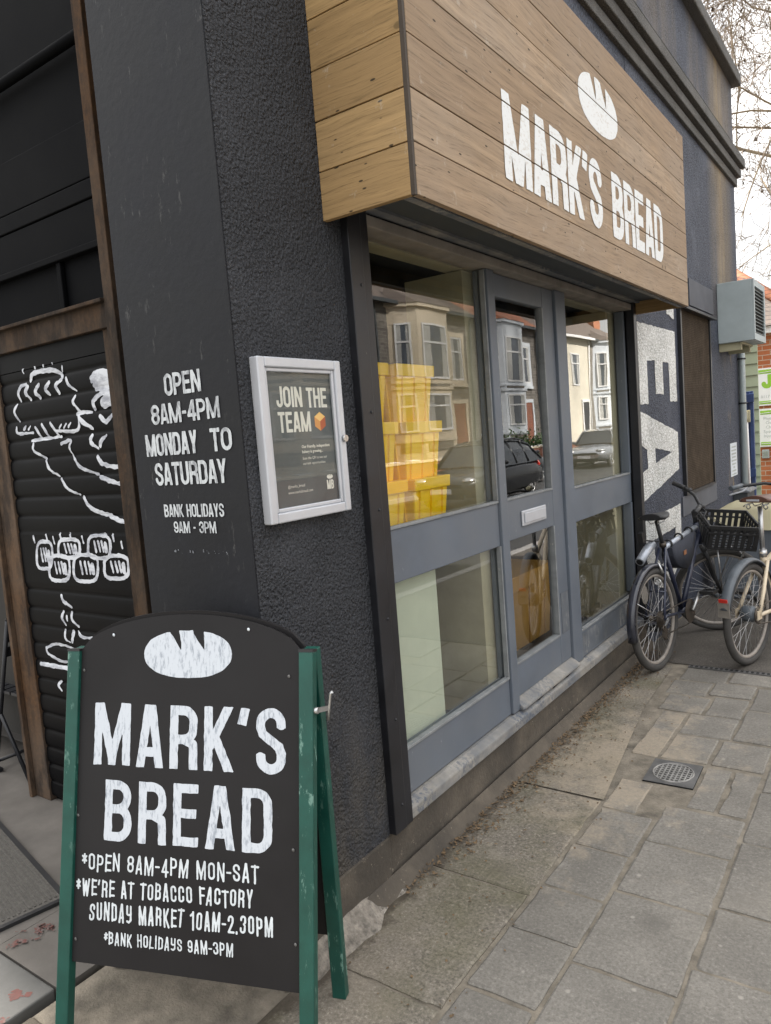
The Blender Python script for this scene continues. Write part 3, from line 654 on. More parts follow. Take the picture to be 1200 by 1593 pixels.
t_ = MB(); t_.add([(.012, 4.97, .0), (2.6, 4.97, .0), (2.6, 60, .0), (.012, 60, .0)], [(0, 1, 2, 3)]); t_.add([(-8, 9.5, .0), (.01, 9.5, .0), (.01, 40, .0), (-8, 40, .0)], [(0, 1, 2, 3)])
o = part('pavement', t_, M['tarmac']); o['kind'] = 'structure'
k_ = MB()
for i in range(70):
    y = -10+i*.915; k_.box(KX-.14, KX, y+.004, y+.911, -.15, .004)
    k_.box(FX, FX+.14, y+.004, y+.911, -.15, .004)
o = part('kerb', k_, M['kerb'], bevel=.012); o['kind'] = 'structure'
f_ = MB(); f_.box(FX+.14, 11.1, -20, 60, -.15, -.002); o = part('pavement', f_, M['conc']); o['kind'] = 'structure'
y_ = MB()   # road markings
for i in range(14): y_.box(6.2, 6.3, -4+i*4.5, -2+i*4.5, -.112, -.106)
o = part('road_marking', y_, M['kerb']); o['kind'] = 'structure'
# entrance floor left of the corner
fc = MB(); fc.box(-6, -1.02, -3, 9, -.1, .0); fc.box(-1.02, -.63, 1.1, 9, -.1, -.001); o = part('path', fc, M['forecourt']); o['kind'] = 'structure'
sp = MB(); sp.box(-1.012, -.64, -3, 1.092, -.08, .004); o = part('path', sp, M['stone_step'], bevel=.006); o['kind'] = 'structure'
rp = MB()
for (u, v), r, sx, sd in [((60, 1446), .030, 2.0, 1), ((28, 1463), .018, 1.7, 2), ((26, 1545), .030, 1.3, 3), ((6, 1586), .02, 1.6, 4), ((74, 1438), .012, 1.5, 5)]:
    p = onz(u, v, .008); X = np.arange(-.09, .09, .0025); Y = np.arange(-.07, .07, .0025)
    D = np.hypot(X[:, None]/sx, Y[None])-r*.72+.016*vnoise((len(X), len(Y)), 9, sd)+.007*vnoise((len(X), len(Y)), 2.2, sd+9); N = vnoise((len(X), len(Y)), 2.0, sd+20); D = np.where(N > .2, .002, D)
    contour(D, X, Y, lambda a, c, p=p: (p[0]+a*.83-c*.5, p[1]+a*.5+c*.83, .0048), rp)
o = part('path', rp, M['red_paint']); o['kind'] = 'structure'
def cb(u, v): return onz(u, v, .0)
dm = thing('door_mat', 'dark ribbed rubber mat on the concrete at the side entrance', 'door mat', (-1.06, 1.37, 0), R_(168))
q = MB(); q.box(0, 1.4, 0, .26+.6, .001, .012)
for i in range(46): q.box(.02, 1.38, .012+i*.0182, .020+i*.0182, .012, .0155)
part('mat_surface', q, M['mat_rubber'], dm, world=False)
q = MB(); q.box(-.02, 0, -.02, .88, .001, .014); q.box(0, 1.4, -.02, 0, .001, .014); part('mat_edging', q, M['black_plastic'], dm, world=False)

# drain cover
dc = thing('drain_cover', 'square cast iron drain cover with a round grid set in the paving', 'drain cover', (.645, 3.365, -.005), R_(2))
q = MB(); q.box(-.108, .108, -.122, .122, -.012, .003); part('backing', q, M['hole'], dc, world=False)
q = MB(); N = 40; R1, R2 = .098, 1
outer = []
for i in range(N):
    a = 2*math.pi*i/N; c, s = math.cos(a), math.sin(a); k = 1/max(abs(c), abs(s)); outer.append((.108*k*c, .122*k*s, .006))
inn = [(.090*math.cos(2*math.pi*i/N), .100*math.sin(2*math.pi*i/N), .006) for i in range(N)]
q.add(outer+inn, [(i, (i+1) % N, N+(i+1) % N, N+i) for i in range(N)]); part('cover_frame', q, M['iron'], dc, world=False)
q = MB()
for i in range(-4, 5):
    x = i*.0195; h = .1*math.sqrt(max(0, 1-(x/.09)**2)); q.box(x-.003, x+.003, -h, h, .002, .0065)
for i in range(-4, 5):
    y = i*.0215; h = .09*math.sqrt(max(0, 1-(y/.1)**2)); q.box(-h, h, y-.003, y+.003, .002, .0072)
q.tube([(.087*math.cos(2*math.pi*i/40), .097*math.sin(2*math.pi*i/40), .0065) for i in range(40)], .0035, 6, closed=True)
part('grid_bars', q, M['grid'], dc, world=False)
ch = thing('channel_drain', 'narrow slotted drain channel across the paving by the bicycle wheels', 'drain', (1.45, 4.935, 0))
q = MB(); q.box(-1.1, 1.15, -.022, .022, -.01, .0025); part('channel_body', q, M['iron'], ch, world=False)
q = MB()
for i in range(75): q.box(-1.09+i*.03, -1.074+i*.03, -.014, .014, .0026, .0036)
part('slots', q, M['hole'], ch, world=False)

# leaf litter and grit along the foot of the wall
lt = MB(); g = np.random.default_rng(3)
for i in range(2200):
    y = 2.0+g.random()**.8*3.2; x = .012+abs(g.normal(0, .075))*(1 if y > 2.3 else .7); r = g.uniform(.003, .011); a = g.uniform(0, 6.28); e = g.uniform(.3, .8)
    ux, uy = math.cos(a)*r, math.sin(a)*r; z = .004+g.random()*.008
    lt.add([(x-ux, y-uy, z), (x+uy*e, y-ux*e, z+g.uniform(0, .006)), (x+ux, y+uy, z+g.uniform(0, .008)), (x-uy*e, y+ux*e, z+.002)], [(0, 1, 2, 3)])
for i in range(260):
    y = 1.55+g.random()*3.3; x = g.uniform(.03, .5); r = g.uniform(.002, .006); a = g.uniform(0, 6.28); ux, uy = math.cos(a)*r, math.sin(a)*r
    lt.add([(x-ux, y-uy, .004), (x+uy, y-ux, .007), (x+ux, y+uy, .006), (x-uy, y+ux, .004)], [(0, 1, 2, 3)])
o = part('leaf_litter', lt, M['litter']); tag(o, 'dry leaf litter and grit along the foot of the shop wall', 'leaf litter', kind='stuff')

# ================================================================ SHOP BUILDING
B = thing('shop_building', 'black painted corner shop with a grey timber shopfront and rendered parapet', 'shop', (0, 1.5, 0))
YE = 9.1
q = MB(); q.box(-.25, 0, 1.5, 2.032, .20, 4.05); q.box(-.25, -.002, 2.032, 2.95, 3.0, 4.05)
part('rendered_pier', q, M['rough'], B)
q = MB(); q.box(-.25, -.003, 2.95, 5.305, 2.42, 4.05); q.box(-.25, -.003, 2.032, 2.95, 2.42, 3.0); q.box(-.25, 0, 5.305, YE, .0, 4.05); q.box(-.25, 0, 1.5, YE, 4.05, 5.1)
part('rendered_wall', q, M['rough_far'], B)
q = MB(); q.box(-.5, -.0015, 1.495, 1.80, .0, 4.6); part('side_wall', q, M['smooth'], B)
q = MB(); q.box(-.24, .004, 1.49, 2.03, -.02, .20); q.box(-.24, -.012, 2.03, 5.305, -.02, .19)
q.prism([(.004, .06), (.004, -.01), (.055, -.01)], 'y', 1.6, 5.3); part('plinth', q, M['plinth'], B, bevel=.008)
q = MB(); g = np.random.default_rng(8); ny, nx = 150, 9; Y_ = np.linspace(1.47, 3.2, ny); N1 = .35*vnoise((ny, nx), 7, 1)+.10*vnoise((ny, nx), 2.5, 2); wd = .06*np.exp(-((Y_-1.72)/.30)**2)+.022+.012*vnoise((ny, 1), 6, 4)[:, 0]
V = [(.002+max(.01, wd[i])*j/(nx-1), Y_[i], max(-.01, (.05*math.exp(-((Y_[i]-1.75)/.3)**2)+.018)*(1-j/(nx-1))**1.3*(1+.35*N1[i, j])+.004*N1[i, j]*(j < nx-1)-(.012 if j == nx-1 else 0))) for i in range(ny) for j in range(nx)]
q.add(V, [(i*nx+j, i*nx+j+1, (i+1)*nx+j+1, (i+1)*nx+j) for i in range(ny-1) for j in range(nx-1)]); part('mortar_fillet', q, M['fillet'], B)
q = MB()
for i, (z0, z1, d) in enumerate([(4.05, 4.13, .03), (4.145, 4.225, .065), (4.24, 4.33, .10)]):
    q.box(-.25+i*.002, d, 1.44-d*.3+i*.002, YE+d, z0+.001, z1); q.box(-.25, d-.028, 1.46, YE+d-.03, z1, z1+.0145)
q.prism([(0, 4.346), (.095, 4.346), (.0, 4.42)], 'y', 1.40, YE+.15); part('cornice', q, M['cornice'], B, bevel=.008)
q = MB(); q.box(-.35, .085, 1.4, YE+.10, 5.1, 5.22); part('coping', q, M['cornice'], B, bevel=.012)
q = MB(); q.box(-6, -.25, 1.87, YE, 4.4, 4.5); part('roof', q, M['dark'], B)
q = MB(); q.box(-6, -.25, YE-.2, YE, 0, 4.39); q.box(-6.2, -6, 1.9, YE, 0, 4.39); q.box(-6, -2.3, 2.75, 2.95, 0, 4.39); part('back_wall', q, M['brick_red'], B)
q = MB(); q.box(0.0005, .012, 6.84-.0, 7.78, 2.565, 2.795); part('patched_band', q, M['block'], B, bevel=.004); q = MB(); q.box(.0005, .012, 6.35, 7.66, .80, .965); part('patched_band', q, M['block'], B, bevel=.004)
# interior lining
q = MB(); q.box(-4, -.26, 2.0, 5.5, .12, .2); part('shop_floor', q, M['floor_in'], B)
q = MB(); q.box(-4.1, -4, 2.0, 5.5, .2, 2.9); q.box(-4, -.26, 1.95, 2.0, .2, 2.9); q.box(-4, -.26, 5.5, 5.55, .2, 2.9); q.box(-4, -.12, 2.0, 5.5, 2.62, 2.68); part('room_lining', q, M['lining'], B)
q = MB(); q.box(-.14, -.105, 2.17, 2.637, .26, 1.10); part('cream_board', q, M['cream'], B)
q = MB()
for p in ((-.116, 2.0),): pass
q.box(-.42, -.11, 3.05, 3.20, .26, 2.36); q.box(-.42, -.11, 5.0, 5.30, .26, 2.36); q.box(-.20, -.11, 2.17, 5.30, 2.365, 2.41); part('cream_reveal', q, M['cream2'], B)
q = MB(); q.box(-.75, -.11, 2.17, 3.08, 1.17, 1.2); part('window_shelf', q, M['cream2'], B)
# steel rails of the shop shutter
q = MB(); q.box(-.03, .030, 2.032, 2.105, .205, 2.42); q.box(-.03, .016, 2.105, 2.165, .195, 2.42); g1 = part('guide_rail', q, M['black_steel'], B, bevel=.003); q = MB(); q.box(-.03, .026, 5.17, 5.225, .2, 2.42); q.box(-.06, .004, 5.225, 5.305, .2, 2.42)
part('guide_rail', q, M['black_steel'], B, bevel=.003)
q = MB()
for z in (.30, .62, .99, 1.38, 1.72, 2.15): q = MB(); q.ell((.03, 2.083, z), .005, .006, .006, 8, 6); part('rivet', q, M['black_steel'], g1)
q = MB(); q.box(-.10, .012, 2.165, 5.17, 2.365, 2.405); part('lintel', q, M['lintel'], B, bevel=.004)
q = MB(); q.box(-.09, .05, 2.165, 5.17, 2.432, 2.45); q.box(-.09, -.07, 2.165, 5.17, 2.405, 2.432); g = np.random.default_rng(11)
for i in range(26): y = g.uniform(2.3, 5.1); q.box(-.06, -.03, y, y+g.uniform(.01, .03), 2.406, 2.431)
part('shutter_slot', q, M['dark'], B)
q = MB(); q.prism([(.004, .19), (.004, .235), (-.03, .25), (-.13, .254), (-.13, .19)], 'y', 2.14, 5.30); part('sill', q, M['sill'], B, bevel=.006)
# black scraps stuck along the sill
q = MB()
for y in (3.36, 3.55, 3.74):
    q = MB(); q.add([(-.012, y, .2505), (-.004, y+.02, .2480), (-.010, y+.10, .2500), (-.034, y+.07, .2565), (-.036, y+.02, .2565)], [(0, 1, 2, 3, 4)]); part('torn_tape', q, M['hole'], B)
FR = -.04
def window(y0, y1, zb, zt, name='window'):
    """two panes one above the other with a broad middle rail"""
    q = MB(); q.box(FR-.055, FR, y0, y1, .256, zb[0]); w_ = part('window', q, M['frame'], B, bevel=.004)
    q = MB(); q.box(FR-.055, FR-.001, y0, y1, zb[1], zt[0]); part('middle_rail', q, M['frame'], w_, bevel=.004); return w_
# left window
w1 = window(2.166, 3.13, (.432, 1.080), (1.285, 2.364)); w1['label'] = 'shop window with yellow crates behind its upper pane'
q = MB(); q.box(FR-.02, FR+.006, 2.168, 3.128, .432, .444); q.box(FR-.02, FR+.006, 2.168, 3.128, 1.285, 1.297); q.box(FR-.02, FR+.004, 3.120, 3.131, .444, 1.08); q.box(FR-.02, FR+.004, 3.120, 3.131, 1.297, 2.36); part('glazing_bead', q, M['bead'], w1, bevel=.002)
def pane(y0, y1, z0, z1, par):
    q = MB(); q.add([(-.065, y0, z0), (-.065, y1, z0), (-.065, y1, z1), (-.065, y0, z1)], [(0, 1, 2, 3)]); return part('pane', q, M['glass'], par)
pane(2.166, 3.13, .434, 1.078, w1); pane(2.166, 3.13, 1.287, 2.362, w1)
q = MB(); q.box(-.10, FR+.014, 3.132, 3.205, .256, 2.364); q.box(-.10, FR+.008, 3.948, 4.088, .256, 2.364); part('mullion', q, M['frame'], B, bevel=.004)
# right window
w3 = window(4.089, 5.168, (.415, 1.062), (1.258, 2.364)); w3['label'] = 'shop window beside the bicycles'
q = MB(); q.box(FR-.02, FR+.006, 4.09, 5.13, .415, .427); part('glazing_bead', q, M['bead'], w3, bevel=.002); q = MB(); q.box(FR-.02, FR+.006, 4.09, 5.13, 1.258, 1.270); part('glazing_bead', q, M['bead'], w3, bevel=.002)
q = MB(); q.box(-.10, FR+.002, 5.135, 5.168, .43, 1.06); q.box(-.10, FR+.002, 5.135, 5.168, 1.26, 2.362); part('window_stile', q, M['frame'], w3, bevel=.003)
q = MB(); q.box(FR+.0008, FR+.0022, 4.10, 5.14, .27, .40); part('scuffed_paint', q, M['frame_worn'], w3)
pane(4.089, 5.135, .417, 1.060, w3); pane(4.089, 5.135, 1.260, 2.362, w3)
# door
DX = -.048
q = MB()
for y0, y1, z0, z1 in [(3.207, 3.235, .305, 2.362), (3.80, 3.946, .305, 2.362)]: q.box(DX-.05, DX, y0, y1, z0, z1)
for z0, z1 in [(.305, .465), (1.085, 1.282), (2.255, 2.362)]: q.box(DX-.049, DX-.0005, 3.235, 3.80, z0, z1)
dr = part('door', q, M['frame'], B, bevel=.004)
q = MB()
for z0, z1 in [(.465, 1.085), (1.282, 2.255)]:
    q.box(DX-.03, DX+.004, 3.235, 3.80, z0, z0+.012); q.box(DX-.03, DX+.003, 3.788, 3.80, z0+.012, z1)
part('glazing_bead', q, M['bead'], dr, bevel=.002)
pane(3.235, 3.79, .47, 1.083, dr); pane(3.235, 3.79, 1.288, 2.254, dr)
q = MB(); q.box(DX+.0005, DX+.011, 3.385, 3.680, 1.138, 1.216); lb = part('letterbox', q, M['alu'], dr, bevel=.008)
q = MB(); q.box(DX+.012, DX+.017, 3.402, 3.664, 1.152, 1.203); part('letterbox_flap', q, M['alu'], dr, bevel=.003)
q = MB(); q.box(DX+.0005, DX+.003, 3.83, 3.935, .47, .70); part('kick_plate', q, M['frame_worn'], dr)
q = MB(); q.prism([(-.15, .256), (-.15, .312), (-.06, .308), (.0, .272), (.0, .256)], 'y', 3.195, 3.955); part('threshold', q, M['sill'], B, bevel=.006)
# wire grille over the far window
q = MB(); q.box(.001, .012, 6.46, 7.50, .99, 2.50)
gr = part('window_grille', q, M['mesh_back'], B)
q = MB()
for i in range(100): z = 1.0+i*.0151; q.box(.012, .0165, 6.46, 7.50, z, z+.0065)
for i in range(34): y = 6.475+i*.0312; q.box(.0168, .0205, y, y+.004, .99, 2.50)
part('wire_mesh', q, M['mesh'], gr)
q = MB(); q.box(.0, .03, 6.42, 6.46, .97, 2.52); q.box(.0, .03, 7.50, 7.54, .97, 2.52); q.box(.0, .029, 6.46, 7.50, .97, .99); q.prism([(0, 2.50), (.08, 2.49), (.08, 2.505), (.0, 2.56)], 'y', 6.42, 7.60); part('grille_frame', q, M['black_steel'], gr)
# opening hours painted on the smooth side wall
PY = 1.4925
st = []
st += lay('OPEN', -.315, -.150, 1.807, .066, .17, .055, clip=True, slope=-.012)
st += lay('8AM-4PM', -.392, -.080, 1.723, .062, .17, .05)
st += lay('MONDAY', -.434, -.190, 1.626, .069, .165, .045); st += lay('TO', -.132, -.042, 1.627, .067, .17, .05)
st += lay('SATURDAY', -.403, -.076, 1.533, .071, .16, .04)
paint('opening_hours_lettering', st, lambda u, v: (u, PY, v), M['white_hours'], B, cell=.0016, wob=.0005, holes=1.7)
st = lay('BANK HOLIDAYS', -.378, -.104, 1.433, .040, .155, .05)+lay('9AM - 3PM', -.339, -.145, 1.383, .036, .155, .055)
paint('opening_hours_lettering', st, lambda u, v: (u, PY, v), M['white_hours'], B, cell=.0013, wob=.0003, holes=1.5)
st = [([(-.35+i*.017, 1.325+rng.normal(0, .004)), (-.35+i*.017+.010, 1.327+rng.normal(0, .004))], .004, None) for i in range(15)]
paint('rubbed_out_lettering', st, lambda u, v: (u, PY, v), M['ink'], B, cell=.0013, wob=.0012, holes=-.5)
# tall mural letters reading downwards
XM = .0035
mu = [[(5.31, 2.30), (6.32, 2.305), (6.32, 1.75), (6.105, 1.75), (6.105, 2.05), (5.925, 2.05), (5.925, 1.805), (5.712, 1.805), (5.712, 2.05), (5.512, 2.045), (5.512, 1.73), (5.31, 1.73)],
      [(5.305, 1.682), (6.30, 1.505), (6.30, 1.207), (5.305, 1.045), (5.305, 1.25), (5.43, 1.273), (5.43, 1.409), (5.305, 1.44)],
      [(5.31, .905), (6.295, .918), (6.29, .62), (6.15, .43), (5.9, .335), (5.7, .335), (5.45, .43), (5.31, .62)],
      [(5.31, 2.90), (6.32, 2.91), (6.32, 2.40), (6.10, 2.43), (6.10, 2.62), (5.31, 2.40)]]
cu = [[(5.635, 1.408), (6.115, 1.354), (5.635, 1.296)], [(5.50, .74), (6.11, .75), (6.09, .63), (5.95, .53), (5.66, .53), (5.51, .63)]]
paint('mural_lettering', [], lambda u, v: (XM, u, v), M['white_mural'], B, cell=.008, wob=.003, polys=mu, cuts=cu)

# ================================================================ FASCIA SIGN
S = thing('fascia_sign', 'large wooden boxed shop sign with white MARK\'S BREAD lettering', 'sign', (0, 1.941, 2.338))
XF, Y0, Y1, Z0, PH = .358, 1.941, 5.262, 2.338, .154
q = MB()
for i in range(7): q.box(XF-.022, XF+rng.uniform(-.001, .001), Y0+.014, Y1, Z0+i*PH+.0018, Z0+(i+1)*PH-.0018)
q.box(XF-.03, XF-.0222, Y0+.014, Y1, Z0+.02, Z0+7*PH-.01)
part('front_boards', q, M['wood_front'], S, bevel=.0018)
q = MB()
for i in range(7): q.box(.001, XF-.016, Y0+rng.uniform(-.001, .001), Y0+.022, Z0+i*PH+.0018, Z0+(i+1)*PH-.0018)
part('side_boards', q, M['wood_side'], S, bevel=.0018); q = MB()
for i in range(7): q.box(.001, XF-.016, Y1-.02, Y1-.002, Z0+i*PH+.0018, Z0+(i+1)*PH-.0018)
part('far_side_boards', q, M['wood_side'], S, bevel=.0018)
q = MB(); q.box(XF-.0155, XF-.0015, Y0+.001, Y0+.0135, Z0, Z0+7*PH); part('corner_strip', q, M['trim'], S)
q = MB(); q.box(.05, XF-.0305, Y0+.0225, Y1-.021, Z0+.085, Z0+.10); part('soffit_board', q, M['soffit'], S)
q = MB(); q.box(XF-.058, XF-.031, Y0+.024, Y1-.022, Z0+.002, Z0+.04); q.box(.002, .05, Y0+.024, Y1-.022, Z0+.075, Z0+.115); part('batten', q, M['sill'], S)
q = MB(); q.box(.004, .05, Y0+.023, Y1-.021, Z0+7*PH-.04, Z0+7*PH-.02); q.box(.05, XF-.0305, Y0+.0225, Y1-.021, Z0+7*PH-.04, Z0+7*PH-.022); part('top_board', q, M['wood_side'], S)
XL = XF+.0022
for st in (lay("MARK'S", 2.568, 3.622, 2.530, .310, .19, .045), lay('BREAD', 3.768, 4.682, 2.530, .312, .185, .045)):
    paint('lettering', st, lambda u, v: (XL, u, v), M['white_sign'], S, cell=.0042, wob=.0011, holes=2.5, seams=(Z0, PH, .0028))
def loaf(cx, cy, rx, ry, n=44):
    e = [(cx+rx*math.copysign(abs(math.cos(2*math.pi*i/n))**.86, math.cos(2*math.pi*i/n)), cy+ry*math.copysign(abs(math.sin(2*math.pi*i/n))**.92, math.sin(2*math.pi*i/n))) for i in range(n)]
    P = lambda pts: [(cx+rx*a, cy+ry*b) for a, b in pts]
    return [e], [P([(-.47, 1.2), (-.38, .86), (-.26, .52), (-.14, .15), (-.14, .5), (-.18, .85), (-.21, 1.2)]), P([(.08, 1.2), (.14, .86), (.25, .52), (.385, .18), (.39, .55), (.37, .85), (.35, 1.2)])]
pl, cu = loaf(3.637, 3.10, .272, .122)
paint('loaf_emblem', [], lambda u, v: (XL, u, v), M['white_sign'], S, cell=.0042, wob=.0012, holes=2.3, seams=(Z0, PH, .0028), polys=pl, cuts=cu)

# ================================================================ POSTER CASE
PC = thing('poster_case', 'silver framed noticeboard on the black roughcast pier with a JOIN THE TEAM poster', 'noticeboard', (0, 1.555, 1.39))
y0, y1, z0, z1 = 1.547, 1.926, 1.400, 1.888
q = MB(); fw = .030
q.box(.0, .034, y0, y0+fw, z0, z1); q.box(.0, .034, y1-fw, y1, z0, z1); q.box(.0, .0335, y0+fw, y1-fw, z0, z0+fw); q.box(.0, .0335, y0+fw, y1-fw, z1-fw, z1)
fr = part('frame', q, M['alu'], PC, bevel=.004)
q = MB(); k = .012; a, b_, c, d = y0+fw, y1-fw, z0+fw, z1-fw
q.box(.016, .027, a, a+k, c, d); q.box(.016, .027, b_-k, b_, c, d); q.box(.016, .0265, a+k, b_-k, c, c+k); q.box(.016, .0265, a+k, b_-k, d-k, d); part('inner_bead', q, M['alu'], fr, bevel=.003)
q = MB(); q.box(.0, .0155, a, b_, c, d); po = part('poster', q, M['poster'], PC)
q = MB(); q.add([(.0215, a+k, c+k), (.0215, b_-k, c+k), (.0215, b_-k, d-k), (.0215, a+k, d-k)], [(0, 1, 2, 3)]); part('pane', q, M['caseglass'], PC)
q = MB(); q.cyl((.034, y1-.012, 1.637), (.044, y1-.012, 1.637), .011, 14); q.box(.044, .045, y1-.013, y1-.011, 1.631, 1.643); part('lock', q, M['chrome'], PC)
XP, PO = .0162, .018
st = lay('JOIN', 1.612, 1.727, 1.742, .062, .16, .05)+lay('THE', 1.748, 1.845, 1.740, .062, .16, .05)+lay('TEAM', 1.612, 1.758, 1.666, .062, .16, .05)
paint('lettering', st, lambda u, v: (XP, u+PO, v), M['poster_ink'], po, cell=.0014)
st = lay('MB', 1.812, 1.846, 1.478, .030, .17, .06); pl, cu = loaf(1.829, 1.518, .015, .007)
paint('monogram', st, lambda u, v: (XP, u+PO, v), M['poster_ink'], po, cell=.0008, polys=pl, cuts=cu)
def smalltext(name, txt, size, place, m, par, bold=.0):
    cu_ = bpy.data.curves.new('t', 'FONT'); cu_.body = txt; cu_.size = size; cu_.offset = bold; cu_.resolution_u = 2
    ob = bpy.data.objects.new('t', cu_); COL.objects.link(ob); bpy.context.view_layer.update()
    me = bpy.data.meshes.new_from_object(ob); mb = MB()
    mb.v = [tuple(map(float, place(v.co.x, v.co.y))) for v in me.vertices]; mb.f = [list(p.vertices) for p in me.polygons]; mb.sm = [False]*len(mb.f)
    bpy.data.objects.remove(ob); bpy.data.curves.remove(cu_); bpy.data.meshes.remove(me)
    return part(name, mb, m, par)
for t_, y_, z_, s_z, bo in [('Our friendly, independent', 1.706, 1.616, .0128, .0003), ('bakery is growing...', 1.706, 1.600, .0128, .0003), ('Scan the QR to see our', 1.706, 1.580, .0122, 0), ('current opportunities', 1.706, 1.564, .0122, 0),
                        ('@marks_bread', 1.628, 1.498, .0125, 0), ('www.marksbread.com', 1.628, 1.480, .0125, 0)]:
    smalltext('small_print', t_, s_z, lambda u, v, y_=y_, z_=z_: (XP, y_+u+PO, z_+v), M['poster_ink'], po, bo)
# a little loaf slice picture
q = MB(); cy, cz, r = 1.822, 1.696, .030
P6 = lambda k, s=1: (cy+s*r*math.cos(R_(90+60*k)), cz+s*r*math.sin(R_(90+60*k)))
q.add([(XP, *P6(0)), (XP, *P6(1)), (XP, cy, cz), (XP, *P6(5))], [(3, 2, 1, 0)]); part('slice_picture', q, M['bread_y'], po)
q = MB(); q.add([(XP, *P6(1)), (XP, *P6(2)), (XP, *P6(3)), (XP, cy, cz)], [(3, 2, 1, 0)]); part('slice_picture', q, M['bread_o'], po)
q = MB(); q.add([(XP, cy, cz), (XP, *P6(3)), (XP, *P6(4)), (XP, *P6(5))], [(3, 2, 1, 0)]); part('slice_picture', q, M['bread_r'], po)

# ================================================================ ROLLER SHUTTER at the side entrance
YS = 1.83
RS = thing('roller_shutter', 'narrow black roller shutter in a rusty steel frame with white bread drawings', 'roller shutter', (-1.47, YS, 0))
q = MB(); q.box(-2.035, -1.885, YS-.02, YS+.06, 0, 2.14); q.box(-2.035, -2.010, YS-.045, YS-.0202, 0, 2.14); part('frame_post', q, M['rust'], RS, bevel=.003)
q = MB(); q.box(-1.050, -.985, YS-.02, YS+.06, 0, 2.14); q.box(-.985, -.925, YS-.045, YS+.06, 0, 3.9); part('frame_post', q, M['rust_dark'], RS, bevel=.003)
q = MB(); q.box(-4.5, -.9853, YS-.035, YS+.05, 2.1405, 2.25); q.box(-4.5, -.9853, YS-.06, YS-.0352, 2.235, 2.25); part('frame_lintel', q, M['rust_dark'], RS, bevel=.003)
pitch = .0865
def slatz(z):   # outwards bulge of the curtain at a height
    if 1.083 < z < 1.318: return .012
    ph = ((z-1.318)/pitch) % 1.0; return .004+.0065*math.sin(math.pi*min(1, ph/.9))**.35 if ph < .9 else .001
zs = []
z = .02
while z < 2.055:
    zs.append(z); z += .0075
q = MB(); V = []; Fc = []
for i, z in enumerate(zs):
    for x in (-1.886, -1.046): V.append((x, YS-slatz(z), z))
    if i: Fc.append((2*i-2, 2*i-1, 2*i+1, 2*i))
q.add(V, Fc, True); q.box(-1.886, -1.046, YS+.012, YS+.02, .0, 2.1); cu_ = part('curtain', q, M['slat'], RS)
q = MB(); q.box(-1.88, -1.05, YS-.012, YS+.01, 2.056, 2.139); part('shutter_hood', q, M['slat'], RS)
def sxz(u, v):
    p = ony(u*.2888, 540+v*.2888, YS-.012); return (p[0], p[2])
def onshut(u, v): return (u, YS-max(slatz(v), .0065)-.0018, v)
dr = []   # (points in an enlargement of the photo, half-width)
W1, W2, W3 = .0078, .0105, .005
def flow(P, n=6):
    P = [np.array(p) for p in P]; Q = [2*P[0]-P[1]]+P+[2*P[-1]-P[-2]]; out = []
    for i in range(1, len(Q)-2):
        for k in range(n):
            t = k/n; a, b, c, d = Q[i-1:i+3]; out.append(.5*(2*b+(c-a)*t+(2*a-5*b+4*c-d)*t*t+(3*b-a-3*c+d)*t**3))
    return [tuple(p) for p in out+[P[-1]]]
